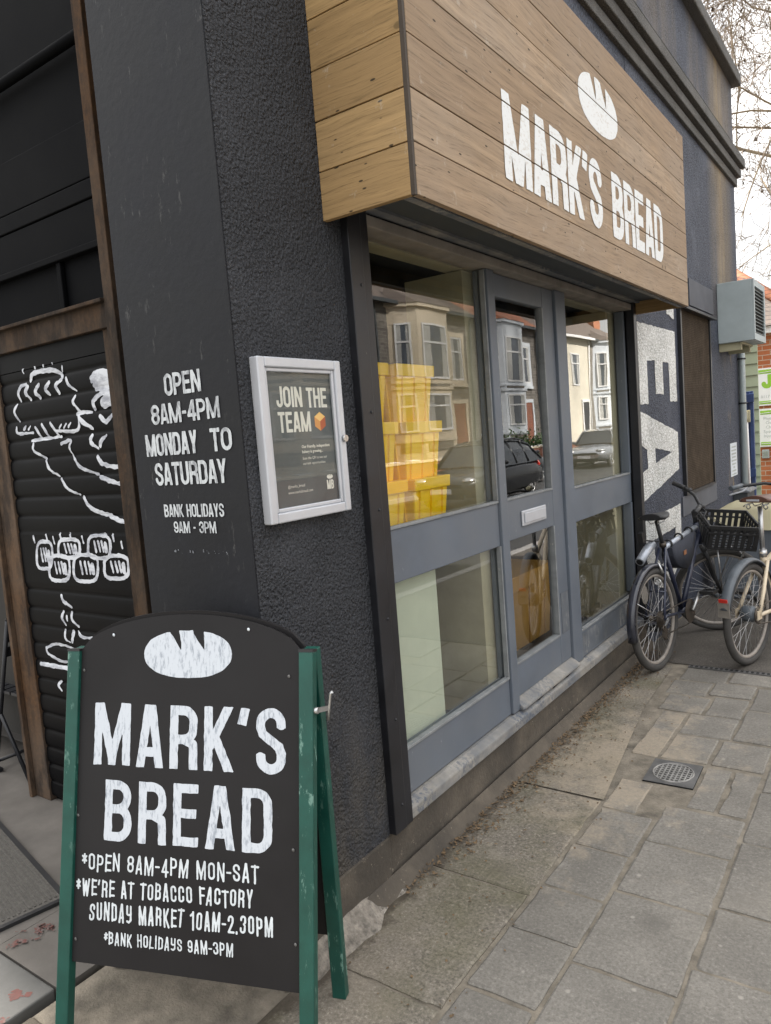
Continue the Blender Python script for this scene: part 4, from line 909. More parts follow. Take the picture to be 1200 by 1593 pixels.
for P, hw in [([(128, 112), (122, 128), (130, 142)], W3), ([(185, 97), (190, 115)], W3), ([(232, 92), (235, 106)], W3), ([(280, 82), (285, 94)], W3), ([(335, 100), (335, 130)], W3),
    ([(162, 180), (172, 150), (210, 133), (285, 124), (320, 138), (335, 158)], W2), ([(110, 212), (140, 200)], W1), ([(112, 292), (100, 250), (112, 215), (135, 202)], W1),
    ([(150, 212), (138, 245), (165, 282)], W2), ([(210, 200), (190, 240), (215, 272)], W2), ([(265, 190), (245, 225), (268, 256)], W2), ([(330, 178), (300, 205), (318, 245)], W2),
    ([(355, 165), (372, 205), (410, 235)], W1), ([(405, 262), (395, 300), (435, 350)], W1), ([(92, 310), (78, 350), (105, 402)], W1), ([(412, 362), (450, 352), (495, 350)], W1),
    ([(90, 432), (100, 465), (180, 462)], W1), ([(300, 452), (415, 448), (425, 380)], W1), ([(190, 430), (225, 490)], W1), ([(225, 415), (262, 480)], W1), ([(270, 408), (320, 480)], W1), ([(130, 445), (140, 425)], .005), ([(155, 445), (165, 425)], .005), ([(320, 437), (332, 415)], .005), ([(345, 435), (357, 412)], .005), ([(370, 432), (382, 408)], .005), ([(170, 505), (235, 495), (330, 482)], W1),
    ([(180, 520), (185, 560), (250, 600)], W1), ([(248, 612), (270, 660), (320, 695)], W1), ([(330, 710), (370, 765), (430, 795)], W1), ([(450, 808), (490, 865), (560, 898), (600, 905)], W2), ([(590, 908), (640, 932), (695, 948)], W2),
    ([(330, 520), (380, 502), (375, 540), (395, 590)], W1), ([(400, 600), (440, 650), (530, 685)], W1), ([(540, 700), (600, 722), (672, 742)], W2),
    ([(425, 380), (450, 405), (500, 438)], W2), ([(510, 335), (505, 290), (545, 250), (610, 240)], W2), ([(540, 372), (572, 400), (612, 358)], W2), ([(495, 475), (490, 510), (530, 545)], W2), ([(540, 535), (550, 500), (572, 475)], W2), ([(525, 590), (550, 625), (600, 642), (660, 645)], W2),
    ([(490, 165), (530, 135), (600, 128)], .013), ([(495, 185), (545, 160), (606, 152)], .013), ([(505, 205), (555, 185), (606, 176)], .012), ([(530, 212), (606, 200)], .009), ([(515, 228), (610, 215)], W2), ([(560, 300), (600, 270), (615, 290)], .028),
    ([(330, 1340), (345, 1370), (385, 1400)], W2), ([(340, 1425), (335, 1460), (355, 1495)], W1), ([(385, 1430), (390, 1470), (425, 1505)], W1), ([(350, 1525), (355, 1570), (380, 1590)], W1), ([(420, 1530), (440, 1560), (505, 1570)], W1), ([(395, 1535), (390, 1590)], W2), ([(360, 1450), (365, 1475)], .006),
    ([(250, 1620), (300, 1600), (370, 1615), (420, 1650)], W1), ([(250, 1620), (262, 1650), (330, 1690), (405, 1700)], W1), ([(220, 1705), (330, 1725), (460, 1740)], W2), ([(330, 1800), (315, 1820), (335, 1850)], W1)]:
    Q = flow([sxz(*p) for p in P]); m = len(Q); dr.append((Q, [hw*(.72+.28*math.sin(math.pi*min(1, .12+k/max(1, m-1))))*(1+.12*rng.normal()*.5) for k in range(m)], None))
# toasts on the flat plate
for cx, cy, wd, hh in [(243, 1120, 42, 74), (375, 1085, 58, 50), (537, 1075, 60, 62), (323, 1190, 55, 68), (465, 1190, 66, 72), (630, 1185, 66, 62)]:
    P = [(cx+wd*math.copysign(abs(math.cos(a))**.6, math.cos(a)), cy+hh*math.copysign(abs(math.sin(a))**.6, math.sin(a))+.10*(cx-450)*0) for a in np.linspace(0, 2*math.pi, 18)]
    dr.append(([sxz(*p) for p in P], .0085, None))
    for k in (-.35, 0, .3): dr.append(([sxz(cx+wd*k-6, cy-hh*.45), sxz(cx+wd*k+6, cy+hh*.4)], .007, None))
    dr.append(([sxz(cx+wd*.55, cy-hh*.2), sxz(cx+wd*.62, cy+hh*.35)], .013, None))
for x, y in [(183, 1020), (250, 1010), (288, 1022), (325, 1008), (378, 1005), (445, 1022), (608, 1010), (655, 1050)]: dr.append(([sxz(x, y), sxz(x+8, y+32)], .006, None))
X, Y = grid(dr, .004); D = field(dr, X, Y, True)+.0016*vnoise((len(X), len(Y)), 4, 5); D = np.maximum(D, (X+1.053)[:, None])
q = MB(); contour(D, X, Y, onshut, q, merge=False)
part('painted_drawing', q, M['white_shutter'], RS)
# dark boards above the shutter
q = MB(); q.box(-4.5, -.30, YS+.03, YS+.06, 2.25, 4.4)
UB = thing('boarded_infill', 'black painted boarding with thin ledges above the rusty shutter lintel', 'boarding', (-2.5, YS, 2.25))
part('boards', q, M['board_black'], UB)
q = MB(); q.box(-4.5, -.99, YS-.005, YS+.0298, 2.462, 2.490); q.box(-4.5, -.99, YS+.014, YS+.0298, 2.49, 2.655); q.box(-4.5, -.99, YS+.010, YS+.0297, 2.66, 2.732); q.box(-4.5, -.99, YS+.016, YS+.0298, 2.738, 2.953)
q.box(-1.36, -1.33, YS+.008, YS+.0296, 2.2505, 2.4618); q.cyl((-4.5, YS-.01, 3.235), (-.99, YS-.01, 3.235), .022, 10); q.box(-4.5, -.99, YS+.02, YS+.0298, 3.27, 3.75)
part('ledge', q, M['board_black'], UB, bevel=.004)
# dark space left of the shutter
NC = thing('navy_cladding_wall', 'dark navy corrugated panel wall beyond the outer shutter post', 'wall', (-3.5, 2.7, 0))
q = MB()
n = 60; P = [(-5.5+i*.055, 2.68+(.02 if (i//2) % 2 else 0)) for i in range(n+1)]+[(-2.19, 2.74), (-5.5, 2.74)]
q.prism(P, 'z', 0, 2.6); part('cladding', q, M['navy_clad'], NC)
TS = thing('timber_stack', 'stack of red brown sawn boards beyond the outer shutter post', 'timber stack', (-2.6, 2.35, .66))
for i in range(9):
    q = MB(); z = .70+i*.062; q.box(-3.2+rng.uniform(-.03, .03), -2.20+rng.uniform(-.02, .02), 2.30+rng.uniform(0, .02), 2.44, z, z+.055); part('board', q, M['red_timber'], TS, bevel=.004)
q = MB(); q.box(-3.1, -3.04, 2.32, 2.42, 0, .7); q.box(-2.32, -2.26, 2.32, 2.42, 0, .7); q.box(-3.15, -2.22, 2.32, 2.42, .66, .699); part('trestle', q, M['dark'], TS)
CH = thing('metal_chair', 'black metal folding chair standing by the outer shutter post', 'chair', (-2.36, 2.02, 0))
q = MB()
for dy in (-.19, .19):
    q.tube([(-2.52, 2.06+dy, .01), (-2.20, 2.06+dy, .86)], .011, 8); q.tube([(-2.18, 2.06+dy, .01), (-2.50, 2.06+dy, .50)], .011, 8)
    q.tube([(-2.56, 2.06+dy, .02), (-2.47, 2.06+dy, .015)], .013, 8)
q.tube([(-2.52, 1.87, .05), (-2.52, 2.25, .05)], .010, 8); q.tube([(-2.18, 1.87, .2), (-2.18, 2.25, .2)], .01, 8); part('chair_frame', q, M['black_steel'], CH)
q = MB()
for i in range(5): q.box(-2.56+i*.075, -2.50+i*.075, 1.87, 2.25, .46, .475)
part('seat', q, M['black_steel'], CH)
q = MB()
for z in (.66, .74, .82):
    x = -2.52+(z-.01)/.85*.32; q.box(x-.006, x+.006, 1.87, 2.25, z, z+.05)
part('backrest', q, M['black_steel'], CH)

# ================================================================ A-BOARD
AL, ARr = np.array([-.551, 1.217, 1.057]), np.array([.202, 1.484, 1.057]); FL = np.array([-.471, .990, 0.0]); KB = .96
U = (ARr-AL); WB = np.linalg.norm(U)/KB; U /= WB*KB; DN = FL-AL; LB = np.linalg.norm(DN)/KB; DN /= LB*KB; NR = np.cross(DN, U); NR /= np.linalg.norm(NR)
if NR[1] > 0: NR = -NR
def ab(u, v, n=0): return AL+U*u*KB+DN*v*KB+NR*n
RO, RF = np.array([.33, -.94, 0])*-.045, np.array([.180, 1.527, 0])
def rear(u): return AL+U*u*KB+RO, RF+U*(u-WB)*KB
PB = thing('pavement_sign', 'green framed black A-board chalked MARK\'S BREAD with opening times', 'A-board', tuple((AL+ARr)/2*np.array([1, 1, 0])))
def leg(u, back=False):
    q = MB(); w_ = .042
    if not back: q.obox(ab(u, LB/2-.001, -.016), U*w_/2, DN*LB*KB/2, NR*.016)
    else:
        top, foot = rear(u); d = foot-top; L = np.linalg.norm(d); d /= L; nn = np.cross(d, U)
        q.obox((top+foot)/2, U*w_/2, d*L/2, nn*.016)
    return q
for u in (.021, WB-.021):
    l_ = part('leg', leg(u), M['green'], PB, bevel=.003)
    q = MB(); q.obox(ab(u, -.004, -.016), U*.0215, DN*.004, NR*.0165); part('end_cap', q, M['black_plastic'], l_)
for u in (.021, WB-.021): part('leg', leg(u, True), M['green'], PB, bevel=.003, label='rear leg of the A-board')
def archpoly(u0, u1, vside, vtop, vbot, n=24):
    P = [(u0, vbot), (u1, vbot), (u1, vside)]
    for i in range(1, n): a = i/n; x = u1+(u0-u1)*a; P.append((x, vside+(vtop-vside)*(1-(2*a-1)**2)**.62 if 0 < a < 1 else vside))
    return P+[(u0, vside)]
def sheet3(P, f, t0, t1):
    q = MB(); n = len(P); V = [f(u, v, t0) for u, v in P]+[f(u, v, t1) for u, v in P]
    return q.add(V, [list(range(n)), list(range(n, 2*n))[::-1]]+[(i, n+i, n+(i+1) % n, (i+1) % n) for i in range(n)])
pb = part('chalk_panel', sheet3(archpoly(.0425, WB-.0425, -.004, -.112, .925), ab, -.022, -.012), M['slate_board'], PB, fixn=True)
def abk(u, v, n=0):
    top, foot = rear(u); d = foot-top; d /= np.linalg.norm(d); nn = np.cross(d, U); nn = nn if nn[1] > 0 else -nn
    return top+d*v*KB+nn*n
part('chalk_panel', sheet3(archpoly(.0425, WB-.0425, -.010, -.116, .90), abk, -.006, .004), M['slate_board'], PB, fixn=True, label='rear chalk panel')
AN = -.0112
mp_ = lambda u, v: ab(u, -v, AN)     # lettering is laid out with v upwards
for st in (lay("MARK'S", .100, .745, -.345, .186, .15, .12, jit=.004, slope=-.006), lay('BREAD', .145, .703, -.566, .178, .15, .135, jit=.004)):
    paint('lettering', st, mp_, M['white_board'], pb, cell=.0022, wob=.0007, holes=2.6, flip=True)
pl, cu = loaf(.421, .010-.018, .150, .071); paint('loaf_emblem', [], mp_, M['white_board'], pb, cell=.0022, wob=.0007, holes=2.5, flip=True, polys=pl, cuts=cu)
st = lay('*OPEN 8AM-4PM MON-SAT', .070, .660, -.657, .047, .125, .16, jit=.035, clip=False, slope=.016)
st += lay("*WE'RE AT TOBACCO FACTORY", .052, .643, -.732, .045, .13, .15, jit=.035, clip=False, slope=.028)
st += lay('SUNDAy MARKET 10AM-2.30PM', .101, .706, -.799, .048, .125, .15, jit=.035, clip=False, slope=.022)
st += lay('*BANK HOLIDAyS 9AM-3PM', .155, .583, -.863, .033, .14, .16, jit=.04, clip=False, slope=.027)
paint('hand_lettering', st, mp_, M['white_hand'], pb, cell=.0012, wob=.0003, rnd=True, flip=True)
q = MB()
for u, v in [(.16, -.05), (.625, -.065), (.755, .07), (.055, .06), (.768, .55), (.05, .50), (.775, .80), (.055, .86)]: q = MB(); c = ab(u, v, -.011); q.ell(c, .005, .003, .005, 8, 6); part('screw', q, M['paper'] if v < 0 else M['iron'], pb)
q = MB(); a = ab(WB+.002, .165, -.012); b_ = a+np.array([.012, .042, -.012]); q.cyl(ab(WB-.004, .165, -.014), ab(WB+.012, .165, -.014), .009, 10); q.bar(ab(WB+.006, .165, -.014), ab(WB+.006, .165, -.014)+np.array([.004, .048, -.008]), .004, .014)
c = ab(WB+.006, .165, -.014)+np.array([.004, .048, -.008]); q.tube([c+np.array([.012, 0.006, .045]), c+np.array([.006, .004, .04]), c, c+np.array([-.004, -.004, -.035])], .0045, 8); part('stay_catch', q, M['chrome'], PB)
# ================================================================ CRATES behind the window
def crate(label, cx, cy, z, lx, ly, h, m, group, name='crate', cat='crate', rz=0):
    t = thing(name, label, cat, (cx, cy, z), rz, group)
    q = MB(); k = .86
    b0 = [(-lx/2*k, -ly/2*k), (lx/2*k, -ly/2*k), (lx/2*k, ly/2*k), (-lx/2*k, ly/2*k)]; b1 = [(-lx/2*.95, -ly/2*.95), (lx/2*.95, -ly/2*.95), (lx/2*.95, ly/2*.95), (-lx/2*.95, ly/2*.95)]
    q.loft([[(x, y, 0) for x, y in b0], [(x, y, h*.80) for x, y in b1]], smooth=False)
    part('body', q, m, t, world=False, bevel=.006)
    q = MB(); q.loft([[(x/.95, y/.95, h*.78) for x, y in b1], [(x/.94, y/.94, h*.985) for x, y in b1]], smooth=False); part('rim', q, m, t, world=False, bevel=.004)
    for s in (-1, 1):
        for f in (-.32, 0, .32):
            q = MB(); q.obox((s*lx*.456, f*ly, h*.39), (.006, 0, 0), (0, .009, 0), (s*.045*lx*.5, 0, h*.38)); part('rib', q, m, t, world=False)
            q = MB(); q.obox((f*lx, s*ly*.456, h*.39), (.009, 0, 0), (0, .006, 0), (0, s*.045*ly*.5, h*.38)); part('rib', q, m, t, world=False)
    return t
N3 = ['bottom', 'middle', 'top']
for k in range(3):
    crate(f'yellow plastic crate, {N3[k]} of the stack nearer the door behind the shop glass', -.36-.015*k, 2.745-.012*k, 1.2+k*.243, .42, .29, .25, M['yellow'], 'yellow crates behind the shop glass')
    crate(f'yellow plastic crate, {N3[k]} of the stack beside the steel rail behind the shop glass', -.38-.02*k, 2.425-.01*k, 1.2+k*.243+.004, .42, .30, .25, M['yellow'], 'yellow crates behind the shop glass')
crate('large ochre box on the shop floor behind the lower door pane', -.72, 4.45, .2, .42, .78, .50, M['tan'], None, 'storage_box', 'box')
crate('second ochre box lying behind the first one inside the shop door', -1.35, 4.1, .2, .5, .6, .38, M['tan'], None, 'storage_box', 'box')

# ================================================================ FAR END OF THE SHOP WALL
VB = thing('ventilation_box', 'grey metal ventilation box with side louvres high on the shop wall', 'vent box', (0, 8.3, 2.3))
q = MB(); q.box(.001, .31, 8.0, 8.66, 2.305, 2.885); part('casing', q, M['galv'], VB, bevel=.006)
q = MB(); q.box(.3102, .314, 8.05, 8.60, 2.37, 2.82); lv = part('louvre', q, M['galv_d'], VB)
q = MB()
for i in range(13): z = 2.385+i*.0335; q.obox((.322, 8.325, z), (.010, 0, -.006), (0, .272, 0), (.0012, 0, .002))
part('blade', q, M['galv'], lv)
q = MB(); q.box(.3102, .330, 8.0, 8.052, 2.31, 2.88); q.box(.3102, .330, 8.60, 8.66, 2.31, 2.88); q.box(.3102, .329, 8.052, 8.60, 2.82, 2.88); q.box(.3102, .329, 8.052, 8.60, 2.31, 2.372); part('louvre_frame', q, M['galv'], VB)
q = MB(); q.box(.001, .20, 8.04, 8.10, 2.23, 2.304); q.box(.001, .20, 8.5, 8.56, 2.23, 2.304); q.box(.19, .215, 8.03, 8.6, 2.285, 2.304); part('bracket', q, M['cream2'], VB)
DP = thing('drain_pipe', 'grey downpipe at the far corner of the shop wall', 'pipe', (.04, 8.98, 0))
q = MB(); q.tube([(.040, 8.98, 0), (.040, 8.98, 2.42), (.01, 8.98, 2.48)], .036, 12); part('pipe', q, M['galv'], DP)
q = MB()
for z in (.5, 1.72, 2.2): q.ring((.040, 8.98, z), .039, .009, 'z', 16, 6); q.box(0, .02, 8.965, 8.995, z-.012, z+.012)
part('pipe_clip', q, M['black_steel'], DP)
WN = thing('wall_notice', 'narrow white paper notice stuck on the far dark wall', 'notice', (0, 8.59, .95))
q = MB(); q.box(.001, .004, 8.41, 8.765, .955, 1.305); part('paper', q, M['paper'], WN)
q = MB()
for i, wd in enumerate((.22, .26, .25, .18, .27, .2, .08, .22, .24)): z = 1.265-i*.036; q.box(.0041, .0047, 8.59-wd/2, 8.59+wd/2, z-.010, z+.006)
part('print_lines', q, M['ink_l'], WN)
MC = thing('meter_cabinet', 'small grey meter cabinet low on the far end of the shop wall', 'cabinet', (0, 8.7, .3))
q = MB(); q.box(.001, .14, 8.5, 8.92, .30, .78); part('cabinet', q, M['soffit'], MC, bevel=.006)
q = MB(); q.prism([(0, .781), (.165, .781), (.165, .792), (0, .84)], 'y', 8.48, 8.94); part('lid', q, M['sill'], MC)
q = MB(); q.box(.1405, .145, 8.66, 8.70, .5, .6); part('latch', q, M['alu'], MC)
BG = thing('blue_gate', 'navy blue steel gate with a white locking bar beyond the shop corner', 'gate', (-.6, 9.7, 0))
q = MB(); q.box(-1.4, .03, 9.70, 9.76, .05, 1.86); g_ = part('gate_panel', q, M['blue_gate'], BG, bevel=.004)
q = MB()
for x in (-1.35, -.9, -.45, -.07, .015): q.box(x-.02, x+.02, 9.675, 9.6995, .05, 1.86)
for z in (.9, 1.78): q.box(-.105, .045, 9.655, 9.6748, z-.05, z+.05)
part('gate_rib', q, M['blue_gate'], BG, bevel=.004)
q = MB(); q.cyl((-.012, 9.635, .2), (-.03, 9.635, 1.62), .010, 8); part('locking_bar', q, M['upvc'], BG)
q = MB(); q.box(-.06, .005, 9.62, 9.654, 1.50, 1.64); q.cyl((-.03, 9.60, 1.53), (-.03, 9.60, 1.62), .02, 10); part('padlock', q, M['cream2'], BG, bevel=.004)
SW = thing('board_fence', 'tall sage green weatherboard fence between the blue gate and the brick building', 'fence', (-1.5, 11.0, 0))
q = MB()
for i in range(17): z = .0+i*.15; q.prism([(11.0, z), (10.975, z), (10.992, z+.148), (11.0, z+.148)], 'x', -3, -.105)
q.box(-3, -.11, 11.001, 11.05, 0, 2.55); part('weatherboard', q, M['sage'], SW)
q = MB(); q.box(-3.1, -.10, 10.96, 11.07, 2.551, 2.59); part('capping', q, M['soffit'], SW)
BB = thing('brick_building', 'low orange brick building with a hipped slate roof beyond the gate', 'building', (-2, 15, 0))
q = MB(); q.box(-7, .13, 13.0, 19, 0, 2.86); part('wall', q, M['brick'], BB)
q = MB(); q.box(-7.1, .22, 12.86, 12.999, 2.80, 2.90); q.box(.131, .24, 12.999, 19, 2.80, 2.90); part('gutter', q, M['upvc'], BB)
q = MB(); zr, rx, ry = 4.9, -2.0, 15.6
q.add([(.30, 12.8, 2.905), (-7.2, 12.8, 2.905), (-7.2, 19.2, 2.905), (.30, 19.2, 2.905), (rx, ry, zr), (-5.2, ry, zr)], [(1, 0, 4, 5), (0, 3, 4), (3, 2, 5, 4), (2, 1, 5), (0, 1, 2, 3)]); rf = part('roof', q, M['roof'], BB, fixn=True)
q = MB(); q.tube([(.34, 12.76, 2.90), (rx, ry, zr+.05)], .085, 8); q.tube([(rx, ry, zr+.05), (-5.2, ry, zr+.05)], .085, 8); q.tube([(.34, 19.2, 2.92), (rx, ry, zr+.05)], .085, 8); part('ridge_tiles', q, M['roof_red'], rf)
def sign(label, x0, x1, z0, z1):
    t = thing('clinic_sign', label, 'sign', ((x0+x1)/2, 12.97, z0), 0, 'green and white signs on the brick wall')
    q = MB(); q.box(x0, x1, 12.965, 12.999, z0, z1); pn = part('sign_panel', q, M['upvc'], t, bevel=.004)
    q = MB(); a = .025; q.box(x0+a, x1-a, 12.962, 12.9648, z1-.085, z1-a); part('green_band', q, M['lime'], t); q = MB(); q.box(x0+a, x1-a, 12.962, 12.9648, z0+a, z0+.075); bd = part('green_band', q, M['lime'], t)
    q = MB(); q.tube([(x0+a, 12.9612, z1-.07), (x0+.3, 12.9612, z1-.05), (x1-a, 12.9612, z1-.045)], .006, 4); q.tube([(x0+a, 12.9612, z0+.045), (x0+.3, 12.9612, z0+.06), (x1-a, 12.9612, z0+.05)], .006, 4); part('wave_line', q, M['upvc'], bd)
    return t, pn
t, pn = sign('upper white sign with a lime green letter J on the brick wall', -.42, .10, 1.695, 2.275)
paint('lettering', lay('J', -.355, -.205, 1.96, .215, .30, 0), lambda u, v: (u, 12.9635, v), M['lime'], pn, cell=.006)
smalltext('phone_number', '0117 3', .062, lambda u, v: (-.37+u, 12.9635, 1.815+v), M['ink_l'], pn); smalltext('phone_number', 'Tel', .055, lambda u, v: (-.21+u, 12.9635, 1.885+v), M['ink_l'], pn)
t, pn = sign('lower white sign listing treatments in grey on the brick wall', -.41, .11, 1.055, 1.645)
for i, s in enumerate(('Physio', 'Osteo', 'Chiro', 'Sports', 'Injury')): smalltext('small_print', s, .066, lambda u, v, i=i: (-.345+u+(.03 if i in (1, 2) else .0), 12.9635, 1.475-i*.068+v), M['ink_l'], pn)
KP = thing('door_entry_keypad', 'small grey entry keypad under the lower white sign', 'keypad', (-.32, 12.98, .88))
q = MB(); q.box(-.375, -.275, 12.955, 12.999, .875, 1.01); part('housing', q, M['galv'], KP, bevel=.006)
q = MB()
for i in range(3):
    for j in range(4): q.box(-.358+i*.026, -.340+i*.026, 12.951, 12.9545, .895+j*.024, .911+j*.024)
part('keys', q, M['chrome'], KP)

# ================================================================ BICYCLES
def wheel(par, cx, cz, R, T=None, tw=.024, rimm='rim_dirty', hub=.022, spokes=32, name='wheel'):
    X = (lambda q: q.xform(T)) if T is not None else (lambda q: q)
    q = MB(); q.ring((cx, 0, cz), R-tw, tw, 'y', 56, 10); wl = part(name, X(q), M['tyre'], par, world=False)
    q = MB(); q.ring((cx, 0, cz), R-2*tw-.004, .013, 'y', 56, 8); part('rim', X(q), M[rimm], wl, world=False)
    q = MB(); Rr = R-2*tw-.01
    for i in range(spokes):
        a = 2*math.pi*i/spokes; s = 1 if i % 2 else -1; o = (.5 if (i//2) % 2 else -.5)
        q.tube([(cx+hub*.9*math.cos(a+o*1.6), s*.028, cz+hub*.9*math.sin(a+o*1.6)), (cx+Rr*math.cos(a), 0, cz+Rr*math.sin(a))], .0014, 4, cap=False)
    part('spokes', X(q), M['chrome'], wl, world=False)
    q = MB(); q.tube([(cx, -.06, cz), (cx, -.033, cz), (cx, -.032, cz), (cx, -.024, cz), (cx, -.022, cz), (cx, .022, cz), (cx, .024, cz), (cx, .032, cz), (cx, .033, cz), (cx, .06, cz)], [.008, .008, hub, hub, hub*.7, hub*.7, hub, hub, .008, .008], 14); part('hub', X(q), M['cassette'], wl, world=False)
    return wl
def saddle(par, x, z, m, w_=.085, L=.26):
    secs = []
    for i in range(9):
        t = i/8; ww = w_*(1-t)**.8+.020 if t > .12 else w_*(.78+1.6*t); yy = [math.cos(2*math.pi*k/14)*ww for k in range(14)]; zz = [math.sin(2*math.pi*k/14) for k in range(14)]
        secs.append([(x-L*.42+L*t, y, z+(.012*(1-t) if True else 0)+(.016 if s > 0 else .028)*s-.25*y*y*6*(1 if t < .5 else 1.5)) for y, s in zip(yy, zz)])
    q = MB(); q.loft(secs); s_ = part('saddle', q, m, par, world=False)
    q = MB()
    for s in (-1, 1): q.tube([(x-.07, s*.035, z-.02), (x-.05, s*.022, z-.045), (x+.06, s*.02, z-.04), (x+.12, s*.012, z-.015)], .0035, 6)
    part('saddle_rails', q, M['chrome'], s_, world=False); return s_
h = R_(8)
BK = thing('bicycle', 'dark blue bicycle with a black crate on its front rack leaning by the shop wall', 'bicycle', (.198, 4.80, 0), math.pi/2-h)
BK.rotation_euler = (R_(-2.5), 0, math.pi/2-h)
axv = Vector((-.326, 0, .946)); Hp = Vector((.80, 0, .86)); TR = Matrix.Translation(Hp) @ Matrix.Rotation(R_(-58), 4, axv) @ Matrix.Translation(-Hp)
wl = wheel(BK, 0, .335, .335)
q = MB()
for i in range(7): q.cyl((0, -.034-i*.0042, .335), (0, -.037-i*.0042, .335), .020+.0052*(7-i), 22)
part('cassette', q, M['cassette'], wl, world=False)
wheel(BK, 1.05, .335, .335, TR)
bb = (.44, 0, .295); st_ = (.215, 0, .80); ht = (.80, 0, .86); hb = (.855, 0, .70)
q = MB(); q.tube([bb, st_], .0165, 10); q.tube([(.83, 0, .775), bb], .019, 10); q.tube([hb, ht], .020, 12)
for s in (-1, 1): q.tube([(0, s*.062, .335), (.05, s*.055, .345), (.40, s*.035, .297)], .010, 8); q.tube([(0, s*.064, .335), (.06, s*.05, .46), (.20, s*.022, .765)], .0085, 8)
q.tube([(.075, -.052, .50), (.075, .052, .50)], .007, 8); q.cyl((.44, -.04, .295), (.44, .04, .295), .022, 12)
part('frame', q, M['navy_frame'], BK, world=False)
q = MB(); q.tube([(.232, 0, .765), (.80, 0, .825)], .0185, 12); part('top_tube', q, M['silver_frame'], BK, world=False)
q = MB()
for s in (-1, 1): q.tube([(1.05, s*.055, .335), (1.0, s*.056, .42), (.915, s*.050, .60), (.88, s*.03, .655)], [.010, .012, .015, .016], 8)
q.tube([(.88, -.045, .655), (.88, .045, .655)], .016, 8); part('fork', q.xform(TR), M['black_plastic'], BK, world=False)
q = MB(); q.tube([(.235, 0, .74), (.150, 0, .955)], .0135, 10); part('seat_post', q, M['black_plastic'], BK, world=False)
q = MB(); q.cyl((.222, 0, .775), (.213, 0, .805), .022, 12); part('seat_clamp', q, M['cassette'], BK, world=False)
saddle(BK, .165, .985, M['black_plastic'])
q = MB(); q.cyl((.805, 0, .85), (.775, 0, .945), .016, 10); q.tube([(.775, 0, .94), (.83, 0, .965)], .016, 10); stem = part('stem', q.xform(TR), M['black_plastic'], BK, world=False)
q = MB(); q.tube([(.70, .31, 1.045), (.75, .20, 1.05), (.80, .12, 1.025), (.83, .05, .97), (.83, -.05, .97), (.80, -.12, 1.025), (.75, -.20, 1.05), (.70, -.31, 1.045)], .0115, 10); hbq = part('handlebar', q.xform(TR), M['black_plastic'], BK, world=False)
for s in (-1, 1):
    q = MB(); q.tube([(.695, s*.32, 1.0445), (.752, s*.196, 1.05)], [.0165, .0175], 12); part('grip', q.xform(TR), M['black_plastic'], hbq, world=False)
    q = MB(); q.tube([(.765, s*.185, 1.045), (.80, s*.20, 1.02), (.76, s*.29, 1.00)], .006, 6); q.ell((.775, s*.17, 1.045), .02, .022, .018, 8, 6); part('brake_lever', q.xform(TR), M['black_plastic'], hbq, world=False)
# rear mudguard with stays
def guard(par, R, a0, a1, m, wdt=.030, cz=.335, n=24, name='mudguard'):
    secs = []
    for i in range(n+1):
        a = R_(a0+(a1-a0)*i/n); c, s = math.cos(a), math.sin(a)
        pr = [(-wdt, -.016), (-wdt*.8, .002), (-wdt*.4, .009), (0, .011), (wdt*.4, .009), (wdt*.8, .002), (wdt, -.016), (wdt*.78, -.001), (0, .0075), (-wdt*.78, -.001)]
        secs.append([((R+d)*c, y, cz+(R+d)*s) for y, d in pr])
    q = MB(); q.loft(secs); return part(name, q, m, par, world=False, fixn=True)
mg = guard(BK, .352, 50, 192, M['guard_navy'])
q = MB()
for s in (-1, 1): q.tube([(0, s*.06, .335), (-.30, s*.032, .50)], .0025, 5)
part('stay', q, M['chrome'], mg, world=False)
q = MB(); q.cyl((.44, -.055, .295), (.44, -.058, .295), .082, 32); q.cyl((.44, -.048, .295), (.44, -.050, .295), .06, 28); ck = part('crankset', q, M['cassette'], BK, world=False)
for s, dx, dz in ((-1, .12, .11), (1, -.12, -.11)):
    q = MB(); q.tube([(.44, s*.072, .295), (.44+dx, s*.085, .295+dz)], [.013, .010], 8); part('crank', q, M['chrome'], ck, world=False)
    q = MB(); x, z = .44+dx, .295+dz
    q.box(x-.05, x-.038, s*.10, s*.19, z-.012, z+.012); q.box(x+.038, x+.05, s*.10, s*.19, z-.012, z+.012); q.box(x-.037, x+.037, s*.10, s*.112, z-.011, z+.011); q.box(x-.037, x+.037, s*.178, s*.19, z-.011, z+.011); q.cyl((x, s*.09, z), (x, s*.185, z), .010, 8)
    part('pedal', q, M['black_plastic'], ck, world=False)
q = MB(); q.tube([(0, -.045, .375), (.44, -.055, .377)], .004, 6); q.tube([(.44, -.055, .213), (.03, -.048, .225), (.0, -.048, .295)], .004, 6); q.obox((.02, -.05, .24), (.012, 0, .03), (0, .008, 0), (.02, 0, -.01)); q.ring((.025, -.05, .215), .016, .006, 'y', 12, 6); q.ring((.01, -.05, .275), .016, .006, 'y', 12, 6); part('chain', q, M['cassette'], BK, world=False)
q = MB(); q.ring((.09, 0, .56), .02, .006, 'x', 10, 6); q.tube([(.085, .045, .62), (.085, .02, .68), (.085, -.02, .68), (.085, -.045, .62)], .008, 6); part('rear_brake', q, M['chrome'], BK, world=False)
q = MB(); q.loft([[(.27+.43*t, y*(.033+.012*math.sin(math.pi*t)), .775+.06*t-(.0 if z > 0 else 1)*(.17*math.sin(math.pi*min(1, t*1.1))**.6+.02)-.02) for y, z in ((-1, 1), (1, 1), (1.25, -.5), (.9, -1), (-.9, -1), (-1.25, -.5))] for t in np.linspace(.02, .98, 11)]); bg_ = part('frame_bag', q, M['bag'], BK, world=False, fixn=True)
